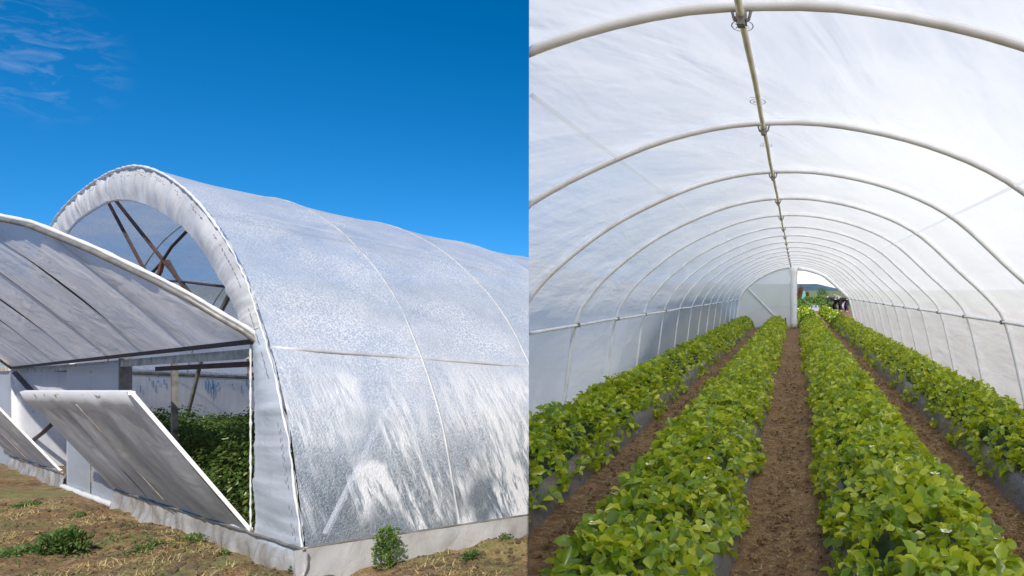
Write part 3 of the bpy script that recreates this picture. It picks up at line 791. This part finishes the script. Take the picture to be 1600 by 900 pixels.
# lower flaps: rectangular frames hinged at the skirt top
def low_flap(parent, t0, t1, Lq, dh, name='lower_vent_flap'):
    def P(t, f, lift=0.):
        return W(t, 0, .27 + dh * f + lift * .53, Lq * f - lift * .85 + .04)
    rows = []
    for t in np.linspace(t0, t1, 90):
        rows.append([P(t, f, -.05 * math.sin(math.pi * f) * math.sin(math.pi * ((t - t0) / (t1 - t0) * 3 % 1)) + .030 * nz(t * 2.2, f * 1.1 + t * .5, 1, 1.) + .018 * nz(t * 6, f * 1.5, 9, 1.)) for f in np.linspace(0, 1, 14)])
    fl = MB().grid(rows).build(name, M['lowfilm'], parent, True)
    for a, b in (((t0, 0), (t0, 1)), ((t1, 0), (t1, 1)), ((t0, 1), (t1, 1)), ((t0, 0), (t1, 0))):
        MB().bar(P(a[0], a[1], .02), P(b[0], b[1], .02), .045, .03).build('frame_rail', M['pipe'], fl)
    for f_ in (1 / 3, 2 / 3):
        t = t0 + (t1 - t0) * f_; MB().tube([P(t, g, .03) for g in (0, .5, 1)], .018, 6).build('frame_bar', M['greymetal'], fl)
    tz = t0 + (t1 - t0) * .42
    MB().tube([P(tz + .004 * nz(g * 9, 2), g, -.045) for g in np.linspace(.1, .93, 40)], [.004 + .010 * max(0, nz(g, 1, 0, .9)) for g in range(40)], 5).build('torn_seam', M['lowfilm'], fl, True)
    # loose film folded over the top rail
    rows = []
    for i in range(60):
        t = t0 + (t1 - t0) * i / 59; d = .13 + .05 * nz(t, 3, 0, 2.)
        rows.append([P(t, 1.01, .045), P(t, 1.015, -.01), P(t, 1.0 - d * .5, -.032 + .01 * nz(t, 1, 0, 6)), P(t, 1.0 - d, -.03)])
    MB().grid(rows).build('folded_edge', M['band'], fl, True)
    return fl
low_flap(gh, 1.33, 6.6, .85, 1.35)
low_flap(gh, 10.2, 15.0, .85, 1.35)
# props and braces
def bar_px(name, pts, s, r_, mat):
    MB().tube([W(on(x, y, s)[0], s, on(x, y, s)[1]) for x, y in pts], r_, 6).build(name, mat, gh)
bar_px('roof_truss', [(167, 312), (221, 413), (262, 480)], .25, .024, M['darkmetal'])
bar_px('roof_truss', [(179, 311), (256, 408), (287, 446), (330, 500)], .3, .027, M['darkmetal'])
bar_px('roof_truss', [(293, 360), (268, 386), (251, 412), (236, 428)], .3, .020, M['darkmetal'])
bar_px('roof_truss', [(220, 436), (284, 440), (352, 448)], .3, .018, M['darkmetal'])
bar_px('roof_truss', [(360, 458), (347, 483), (330, 520)], .3, .028, M['greymetal'])
bar_px('truss_strut', [(254, 408), (250, 425), (240, 445)], .3, .03, M['rust'])
bar_px('truss_strut', [(262, 408), (275, 432), (290, 450)], .3, .03, M['darkmetal'])
bar_px('inner_prop', [(316, 556), (303, 610), (289, 664)], 1.2, .03, M['greymetal'])
bar_px('hanging_wire', [(386, 545), (388, 575), (392, 605)], .6, .012, M['darkmetal'])
bar_px('flap_prop', [(24, 583), (50, 612), (74, 640)], -.1, .045, M['darkmetal'])
bar_px('floor_strut', [(46, 692), (66, 677), (84, 660)], .3, .04, M['darkmetal'])
# partition film between the bays
rows = []
for s in np.arange(.05, 14, .3):
    rows.append([W(15.12, s, h, 0, .02 * nz(s, h, 0, 2.)) for h in np.linspace(0, 2.16, 9)])
cut(MB().grid(rows).build('partition_film', M['drip'], gh, True), gh)
for k in range(26):
    s = 1.9 + random.random() * 4.; h = 2.1 - random.random() * .25; l_ = .05 + .22 * random.random()
    MB().bar(W(15.02, s, h), W(15.02, s, h - l_), .03 + .03 * random.random(), .008, (us[0], us[1], 0)).build('blue_drip', M['bluepaint'], gh)
# next bay, joined at the gutter
g2 = empty('film_greenhouse', W(15.3, 0, 0), 'neighbouring arched greenhouse bay at the far left, mostly behind the raised flap', 'greenhouse')
full2 = [(15.28, .26), (15.28, 1.3), (15.28, 2.1)] + [(t + 14.27, h) for t, h in outer if h > 2.2] + [(t + 14.27, h) for t, h in halfR] + [(29.5, 2.1), (29.5, .26)]
roof(resample(full2, 70), g2, 30)
rows = []
for t in np.linspace(15.3, 17.2, 12): rows.append([W(t, 0, h, .03 * nz(t, h, 3, 1.2)) for h in np.linspace(.0, 2.4, 10)])
MB().grid(rows).build('face_film', M['panelfilm'], g2, True)
o2 = [(t + 14.27, h) for t, h in outer if h > 2.2]; i2_ = [(t + 14.27, h) for t, h in inner if h > 2.2]
n = 60; A = resample(o2, n); B = resample(i2_, n)
MB().grid([[W(A[k][0] * (1 - f) + B[k][0] * f, 0, A[k][1] * (1 - f) + B[k][1] * f, .04 * nz(k * .3, f)) for f in np.linspace(0, 1, 5)] for k in range(n)]).build('face_film', M['band'], g2, True)
rows = []
for t in np.linspace(17.2, 29.5, 30): rows.append([W(t, 0, h, .03 * nz(t, h, 3, 1.2)) for h in np.linspace(.0, 2.2, 10)])
MB().grid(rows).build('wall_panel', M['panelfilm'], g2, True)
MB().bar(W(15.4, 0, 2.17), W(29.4, 0, 2.17), .07, .1).build('header_board', M['board'], g2)
# ------------------------------------------------------------------ crop inside the greenhouse
def make_crop(seed):
    r2 = np.random.default_rng(seed)
    root = empty('crop_plant', (0, 0, -50), 'leafy green pepper plant in the dense crop inside the open greenhouse', 'plant', 'crop plants inside the greenhouse')
    n = 1150; H = 1.30
    u = r2.uniform(0, 6.28, n); z = H * r2.uniform(.05, 1, n) ** .8; rad = .40 * np.sqrt(r2.uniform(.05, 1, n)) * (1.15 - .5 * (z / H) ** 2) + r2.normal(0, .03, n)
    P = np.stack([np.cos(u) * rad, np.sin(u) * rad, z + r2.normal(0, .03, n) - 50], 1)
    V, Fa = leaves(P, r2.uniform(.045, .085, n), u - math.pi / 2 + r2.normal(0, .7, n), r2.normal(-.35, .4, n), r2.normal(0, .5, n), ST * np.array([.75, 1, 1]), SF)
    mesh_obj('foliage', V, Fa, M['crop'], root)
    m = MB(); m.tube([(0, 0, -50), (.02, 0, -49.3), (0, .02, -48.75)], [.02, .014, .006], 5)
    for k in range(5):
        a = k * 1.26; m.tube([(0, 0, -49.7 + k * .12), (math.cos(a) * .25, math.sin(a) * .25, -49.3 + k * .12)], [.01, .004], 4)
    m.build('stem', M['stem'], root); return root
protos = [make_crop(k) for k in (1, 2, 3)]
def dup(o, parent=None):
    c = o.copy(); C.objects.link(c)
    if parent is not None: c.parent = parent
    for ch in list(o.children): dup(ch, c)
    return c
cnt = 0
for s in np.arange(.75, 5.2, .62):
    for t in np.arange(1.7, 9.6, .62):
        if s > 3.2 and t > 8: continue
        o = protos[cnt] if cnt < 3 else dup(protos[random.randrange(3)])
        tt_, ss_ = t + random.uniform(-.12, .12), s + random.uniform(-.12, .12)
        o.location = W(tt_, ss_, 0); o.rotation_euler = (0, 0, random.uniform(0, 6.28)); k = random.uniform(.88, 1.10); o.scale = (1, 1, k); cnt += 1
# ------------------------------------------------------------------ small plants on the lower plot
def bush(name, px, py, hgt, wid, n, mat, label, lsz, up=.6, group=None, cat='plant'):
    X, Y = G(px, py); z = ground_h(X, Y) - .01
    root = empty(name, (X, Y, z), label, cat, group)
    u = rng.uniform(0, 6.28, n); f = rng.uniform(0, 1, n) ** .75; lob = 1 + .3 * np.sin(u * 3 + 1) + .15 * np.sin(u * 7)
    rad = wid / 2 * np.sqrt(rng.uniform(0, 1, n)) * (1 - .6 * (f - .45) ** 2 * 2) * lob
    P = np.stack([X + np.cos(u) * rad, Y + np.sin(u) * rad, z + hgt * f], 1)
    V, Fa = leaves(P, rng.uniform(lsz * .6, lsz * 1.3, n), u - math.pi / 2 + rng.normal(0, .7, n), rng.normal(up, .5, n), rng.normal(0, .6, n), ST * np.array([.7, 1, 1]), SF)
    mesh_obj('foliage', V, Fa, mat, root)
    m = MB()
    for k in range(7):
        a = random.random() * 6.28; m.tube([(X, Y, z), (X + math.cos(a) * wid * .2, Y + math.sin(a) * wid * .2, z + hgt * .45), (X + math.cos(a) * wid * .3, Y + math.sin(a) * wid * .3, z + hgt * .85)], [.008, .005, .002], 4)
    m.build('inner_growth', M['stem'], root)
bush('bush', 605, 888, .38, .23, 700, M['bushleaf'], 'small upright green bush against the wet greenhouse side wall', .034)
bush('weed', 98, 868, .20, .36, 900, M['weed'], 'largest feathery green weed tuft on the dry ground at lower left', .05, 1.)
bush('weed', 42, 796, .07, .30, 260, M['weed'], 'low green weed near the left edge of the dry ground', .04, .6)
bush('weed', 20, 872, .05, .42, 300, M['weed'], 'flat grey-green weed patch in the bottom left corner', .04, .5)
bush('weed', 232, 866, .06, .34, 300, M['weed'], 'low weed patch midway along the front skirt', .035, .5)
bush('weed', 300, 858, .07, .22, 200, M['weed'], 'small weed close to the front skirt beside the soil heap', .035, .6)
bush('weed', 350, 878, .08, .10, 90, M['weed'], 'thin sprig beside the pale film corner of the skirt', .03, .9)
bush('weed', 468, 897, .09, .16, 130, M['weed'], 'little yellow-green weed at the foot of the greenhouse corner', .03, .9)
bush('weed', 735, 882, .06, .16, 160, M['weed'], 'low green weed on the brown soil right of the bush', .035, .7)
bush('weed', 790, 868, .06, .12, 100, M['weed'], 'tiny weed on the brown soil nearest the tunnel edge', .03, .7)
bush('weed', 120, 815, .05, .20, 140, M['weed'], 'small weed halfway between tuft and wall panels', .03, .6)
# grass blades and clods, uncountable
n = 90000
X = rng.uniform(-11, -2.3, n); Y = rng.uniform(5.0, 13, n)
dens = np.array([nz(a, b, 2, .9) + .5 * nz(a, b, 6, 3.) for a, b in zip(X, Y)])
dd = (X - X0) * us[0] + (Y - Y0) * us[1]; tt = (X - X0) * uf[0] + (Y - Y0) * uf[1]
ok = (dens > -.02) & ((dd < -.12) | (tt < -.12)) & (X < -PK * Y - .03)
ok &= ~((tt < .0) & (dens < .25))
X, Y = X[ok], Y[ok]; n = len(X); Z = np.array([ground_h(a, b) for a, b in zip(X, Y)])
BT = np.array([(-.04, 0, 0), (.04, 0, 0), (.0, 1, 0)], float); BF = np.array([(0, 1, 2)])
V, Fa = leaves(np.stack([X, Y, Z], 1), rng.uniform(.02, .085, n), rng.uniform(0, 6.28, n), rng.uniform(.02, .9, n), rng.normal(0, .3, n), BT * np.array([1.6, 1, 1]), BF)
tag(mesh_obj('dry_grass', V, Fa, M['straw']), 'dry straw and thin grass scattered over the brown soil', 'grass', kind='stuff')
n = 30000
X = rng.uniform(-11, -2.3, n); Y = rng.uniform(5.0, 13, n)
dens = np.array([nz(a, b, 12, .8) + .6 * nz(a, b, 16, 2.6) for a, b in zip(X, Y)])
dd = (X - X0) * us[0] + (Y - Y0) * us[1]; tt = (X - X0) * uf[0] + (Y - Y0) * uf[1]
ok = (dens > .16) & ((dd < -.15) | (tt < -.3)) & (X < -PK * Y - .03)
X, Y = X[ok], Y[ok]; n = len(X); Z = np.array([ground_h(a, b) for a, b in zip(X, Y)])
V, Fa = leaves(np.stack([X, Y, Z], 1), rng.uniform(.015, .04, n), rng.uniform(0, 6.28, n), rng.uniform(.2, 1.3, n), rng.normal(0, .5, n), ST * np.array([.6, 1, 1]), SF)
tag(mesh_obj('low_green_growth', V, Fa, M['weed']), 'patches of small green ground cover on the brown soil', 'ground cover', kind='stuff')
n = 9000
Y = 2.4 + rng.uniform(0, 1, n) ** 1.6 * 16; X = rng.choice([-1.46, -.08, 1.36], n) + rng.normal(0, .13, n)
ok = X > -PK * Y + .08; X, Y = X[ok], Y[ok]; n = len(X)
V, Fa = leaves(np.stack([X, Y, np.full(n, ZF + .004)], 1), rng.uniform(.02, .07, n), rng.uniform(0, 6.28, n), rng.uniform(-.1, .35, n), rng.normal(0, .3, n), BT * np.array([1.3, 1, 1]), BF)
tag(mesh_obj('straw_litter', V, Fa, M['straw']), 'bits of straw and dead leaf on the tunnel paths', 'straw', kind='stuff')
# clods
m = MB(); base = bmesh.new(); bmesh.ops.create_icosphere(base, subdivisions=1, radius=1); bv = [v.co.copy() for v in base.verts]; bf = [tuple(v.index for v in f.verts) for f in base.faces]; base.free()
def clods(n_, fn, smin, smax, m):
    for k in range(n_):
        x, y, z = fn(); s_ = random.uniform(smin, smax) * random.random() ** .7 + smin * .4; o_ = random.random() * 50
        m.add([(x + v.x * s_ * (1 + .5 * nz(v.x + o_, v.y, v.z, 1.5)), y + v.y * s_ * (1 + .5 * nz(v.x, v.y + o_, v.z, 1.5)), z + v.z * s_ * .7 * (1 + .5 * nz(v.x, v.y, v.z + o_, 1.5))) for v in bv], bf)
def f1():
    t = random.uniform(-.3, 8) ; q = abs(random.gauss(.38, .22)) + .12; p = W(t, 0, 0, q); return p[0], p[1], ground_h(p[0], p[1])
def f2():
    while True:
        p = W(0, random.uniform(.5, 3.4), 0, 0, abs(random.gauss(.6, .4)) + .15)
        if p[0] < -PK * p[1] - .05: return p[0], p[1], ground_h(p[0], p[1])
def f3():
    while True:
        x, y = random.uniform(-10, -2.5), random.uniform(5.2, 11); d = (x - X0) * us[0] + (y - Y0) * us[1]; t = (x - X0) * uf[0] + (y - Y0) * uf[1]
        if (d < -.2 or t < -.2) and x < -PK * y - .05: return x, y, ground_h(x, y)
clods(420, f1, .012, .05, m); clods(260, f2, .010, .04, m); clods(2200, f3, .006, .028, m)
tag(m.build('soil_clods', M['bank']), 'loose brown soil clods and pebbles on the ground', 'soil', kind='stuff')
m = MB()
def f4():
    while True:
        y = 2.4 + random.random() ** 1.6 * 14; x = random.choice((-1.44, -.07, 1.37)) + random.gauss(0, .12)
        if x > -PK * y + .03: return x, y, ZF + .0
clods(3500, f4, .005, .022, m); tag(m.build('soil_crumbs', M['path']), 'crumbs of brown soil along the tunnel paths', 'soil', kind='stuff')
# ------------------------------------------------------------------ beyond the tunnel's open end
def far_row(x0, x1, y0, y1, lab):
    root = empty('strawberry_row', (x0, y0, ZF), lab, 'plant row', 'strawberry rows in the open field')
    n = 2200; f = rng.uniform(0, 1, n); y = y0 + (y1 - y0) * f; x = x0 + (x1 - x0) * f + rng.normal(0, .28, n); z = ZF + .12 + .35 * np.exp(-((x - x0 - (x1 - x0) * f) / .35) ** 2) * rng.uniform(.6, 1, n)
    V, Fa = leaves(np.stack([x, y, z], 1), rng.uniform(.2, .34, n), rng.uniform(0, 6.28, n), rng.normal(0, .5, n), rng.normal(0, .5, n), ST, SF)
    mesh_obj('foliage', V, Fa, M['bushleaf'], root)
far_row(.5, .45, 51, 105, 'open-field strawberry row straight beyond the wrapped post')
far_row(3.2, 1.6, 56, 120, 'open-field strawberry row in the middle of the doorway view')
far_row(6.0, 4.2, 60, 125, 'open-field strawberry row farthest right in the doorway view')
def shrub(name, px, py, Yd, wid, hgt, mat, label):
    X = (px - CX) / F * Yd; z = ZF + .02
    root = empty(name, (X, Yd, z), label, 'shrub')
    n = 700; P = rng.normal(0, 1, (n, 3)); P /= np.linalg.norm(P, axis=1)[:, None]; P *= (rng.uniform(.3, 1, n) ** .4)[:, None]
    P[:, 2] = np.abs(P[:, 2]); P = P * np.array([wid / 2, wid / 2, hgt]) * (1 + .2 * rng.normal(0, 1, (n, 1))) + np.array([X, Yd, z])
    V, Fa = leaves(P, rng.uniform(.12, .28, n) * hgt / 2, rng.uniform(0, 6.28, n), rng.normal(0, .8, n), rng.normal(0, .8, n), ST, SF)
    mesh_obj('foliage', V, Fa, mat, root); MB().tube([(X, Yd, z), (X, Yd, z + hgt * .5)], [.06, .03], 6).build('trunk', M['wood'], root)
M['redleaf'] = leafmat('reddish leaf', (.16, .06, .03), (.25, .09, .05), (.3, .16, .07), .25, .02)
shrub('shrub', 1251, 450, 118, 1.1, 2.3, M['redleaf'], 'reddish brown shrub just right of the wrapped post, far out in the field')
shrub('shrub', 1261, 450, 122, .9, 1.5, M['redleaf'], 'smaller reddish shrub right of the turquoise tent')
shrub('shrub', 1285, 452, 200, 3.4, 2.4, M['bushleaf'], 'low round green shrub below the hill')
def tent():
    X, Y = (1256 - CX) / F * 112, 112; z = ZF; w_ = .42
    root = empty('field_tent', (X, Y, z), 'small turquoise tent between the reddish shrubs in the field', 'tent')
    m = MB(); m.add([(X - w_, Y - .5, z), (X + w_, Y - .5, z), (X + w_ * .5, Y, z + 1.5), (X - w_ * .3, Y, z + 1.5), (X - w_, Y + .5, z), (X + w_, Y + .5, z)], [(0, 1, 2, 3), (4, 3, 2, 5), (0, 3, 4), (1, 5, 2)])
    m.build('canvas', plain('turquoise canvas', (.05, .28, .28), .6), root)
    MB().tube([(X, Y, z + 1.5), (X, Y, z + 1.62)], .02, 5).build('pole', M['greymetal'], root)
tent()
# people bent over the plants
skin = plain('skin', (.5, .3, .2), .6, 0, .1); navy = plain('navy cloth', (.02, .03, .08), .9, 0, .2); blk = plain('black cloth', (.015, .015, .02), .9); gry = plain('grey cloth', (.25, .27, .30), .9); hairm = plain('dark hair', (.03, .015, .01), .7); redc = plain('dark red cloth', (.2, .03, .03), .9)
def skinned(name, verts, edges, rad, mat, parent, root_i=0):
    off = root_loc(parent)
    me = bpy.data.meshes.new(name); me.from_pydata([Vector(v) - off for v in verts], edges, [])
    ob = bpy.data.objects.new(name, me); C.objects.link(ob); ob.parent = parent
    md = ob.modifiers.new('s', 'SKIN'); md.use_smooth_shade = True
    for i, r_ in enumerate(rad):
        sv = me.skin_vertices[0].data[i]; sv.radius = (r_, r_) if not isinstance(r_, tuple) else r_; sv.use_root = (i == root_i)
    ob.modifiers.new('b', 'SUBSURF').levels = 1
    dg = bpy.context.evaluated_depsgraph_get(); new = bpy.data.meshes.new_from_object(ob.evaluated_get(dg))
    ob.modifiers.clear(); ob.data = new; new.materials.clear(); new.materials.append(mat)
    new.polygons.foreach_set('use_smooth', [True] * len(new.polygons)); return ob
def person(px, Yd, face, bend, lab, top, legs_, hair, mirrory=0.):
    X = (px - CX) / F * Yd; z = ZF; d = face                      # d = -1 faces left, 1 right
    root = empty('person', (X, Yd, z), lab, 'person', 'field workers beyond the tunnel')
    def q(a, b, c): return (X + d * a, Yd + b, z + c)
    sb, cb = math.sin(bend), math.cos(bend)
    pel = (-.12, 0, .90); che = (pel[0] + .42 * sb, 0, pel[2] + .42 * cb); nek = (pel[0] + .56 * sb, 0, pel[2] + .56 * cb); hb = (nek[0] + .09 * sb + .02, 0, nek[2] + .08 * cb); ht = (hb[0] + .14 * math.sin(bend + .2), 0, hb[2] + .14 * math.cos(bend + .2))
    V = [pel, che, nek, hb, ht]; E_ = [(0, 1), (1, 2), (2, 3), (3, 4)]; Rd = [(.15, .12), (.17, .12), .06, .085, .075]
    for s_ in (1, -1):
        b = len(V); V += [(pel[0], s_ * .10, pel[2] - .06), (.04 + .05 * s_, s_ * .12, .48), (-.06 + .08 * s_, s_ * .13, .09), (.12 + .08 * s_, s_ * .15, .035)]
        E_ += [(0, b), (b, b + 1), (b + 1, b + 2), (b + 2, b + 3)]; Rd += [.10, .065, .045, .035]
        b = len(V); sh = (che[0] + .1 * sb, s_ * .19, che[2] + .08 * cb); el_ = (sh[0] + .08, s_ * .24, sh[2] - .27); wr = (el_[0] + .12, s_ * .18, el_[2] - .22); hd = (wr[0] + .03, s_ * .16, wr[2] - .08)
        V += [sh, el_, wr, hd]; E_ += [(1, b), (b, b + 1), (b + 1, b + 2), (b + 2, b + 3)]; Rd += [.06, .042, .03, .035]
        for k in range(5):
            c = len(V); V.append((hd[0] + .02 * (k - 2), hd[1] + .01 * (k - 2), hd[2] - (.08 if 0 < k else .04))); E_.append((b + 3, c)); Rd.append(.009)
    skinned('body', [q(*v) for v in V], E_, Rd, skin, root)
    J = [pel, che, (nek[0] - .02 * sb, 0, nek[2] - .02 * cb)]; JE = [(0, 1), (1, 2)]; JR = [(.17, .15), (.195, .15), .08]
    for s_ in (1, -1):
        b = len(J); sh = (che[0] + .1 * sb, s_ * .19, che[2] + .08 * cb); el_ = (sh[0] + .08, s_ * .24, sh[2] - .27); wr = (el_[0] + .11, s_ * .185, el_[2] - .20)
        J += [sh, el_, wr]; JE += [(1, b), (b, b + 1), (b + 1, b + 2)]; JR += [.085, .06, .045]
    skinned('jacket', [q(*v) for v in J], JE, JR, top, root)
    T = [(pel[0], 0, pel[2])]; TE = []; TR = [(.17, .14)]
    for s_ in (1, -1):
        b = len(T); T += [(pel[0], s_ * .10, pel[2] - .08), (.04 + .05 * s_, s_ * .12, .48), (-.06 + .08 * s_, s_ * .13, .12)]; TE += [(0, b), (b, b + 1), (b + 1, b + 2)]; TR += [.125, .09, .07]
    skinned('trousers', [q(*v) for v in T], TE, TR, legs_, root)
    hv = (hb[0] + .03 * sb - .05 * cb, 0, hb[2] + .06 * cb + .045 * sb); hv2 = (ht[0] - .03 * cb, 0, ht[2] + .03 * sb)
    skinned('hair', [q(*hv), q(*hv2)], [(0, 1)], [.09, .085], hair, root)
person(1304, 47.5, -1, R(72), 'person in dark navy clothes bending over the row, leftmost of the workers', navy, blk, hairm)
person(1313, 48.5, -1, R(58), 'person in a grey vest stooping between the other two workers', gry, blk, redc)
person(1322, 47., -1, R(80), 'person in black bending low at the tunnel edge, rightmost of the workers', blk, navy, hairm)
def crate(px, py, w_, d_, h_, mat, lab, load):
    Yd = F * -ZF / (py - CY); X = (px - CX) / F * Yd; z = ZF + .01
    root = empty('crate', (X, Yd, z), lab, 'crate', 'picking containers beyond the tunnel')
    for nm, c, s_ in (('side', (X, Yd - d_ / 2, z + h_ / 2), (w_, .03, h_)), ('side', (X, Yd + d_ / 2, z + h_ / 2), (w_, .03, h_)), ('side', (X - w_ / 2, Yd, z + h_ / 2), (.03, d_ - .034, h_ - .01)), ('side', (X + w_ / 2, Yd, z + h_ / 2), (.03, d_ - .034, h_ - .01)), ('floor', (X, Yd, z + .03), (w_ - .034, d_ - .034, .03))):
        m = MB(); m.box(c, s_); m.build(nm, mat, root)
    for k in range(4):
        m = MB(); a = X + (k - 1.5) * w_ * .21; m.tube([(a, Yd, z + .05), (a, Yd, z + h_ + .10), (a + .01, Yd, z + h_ + .16)], [w_ * .09, w_ * .1, w_ * .06], 8)
        o = m.build('punnet_stack', load[k % len(load)], root, True)
whitep = plain('white plastic', (.42, .42, .45), .5, 0, .08); bluep = plain('blue plastic', (.10, .13, .40), .5); redp = plain('red plastic', (.55, .10, .10), .5)
crate(1273, 486, .65, .4, .26, whitep, 'white crate with blue punnets standing in the path beyond the tunnel', [bluep, whitep])
def bucket(px, py, s_, lean, mat, band_, lab):
    Yd = F * -ZF / (py - CY); X = (px - CX) / F * Yd; z = ZF + .03
    root = empty('bucket', (X, Yd, z), lab, 'bucket', 'picking containers beyond the tunnel')
    ax = Vector((math.sin(lean), 0, math.cos(lean)))
    P0 = Vector((X, Yd, z + .02 + s_ * .5 * abs(math.sin(lean))))
    MB().tube([P0, P0 + ax * s_ * .5, P0 + ax * s_], [s_ * .36, s_ * .43, s_ * .48], 14).build('shell', mat, root, True)
    MB().tube([P0 + ax * s_, P0 + ax * s_ * 1.05], [s_ * .51, s_ * .50], 14).build('rim', band_, root, True)
    MB().tube([P0 + ax * s_ * .9 + Vector((math.cos(a) * s_ * .52, -s_ * .3 * math.sin(a) - s_ * .3, s_ * .3 * math.sin(a))) for a in np.linspace(0, math.pi, 9)], s_ * .03, 5).build('handle', M['greymetal'], root, True)
bucket(1308, 486, .42, 1.15, whitep, whitep, 'white bucket lying tipped towards the left below the workers')
bucket(1315, 486, .52, .1, whitep, redp, 'upright white bucket with a red rim between the two tipped ones')
bucket(1323, 486, .48, -.7, redp, whitep, 'leaning red bucket with white rim at the right tunnel edge')
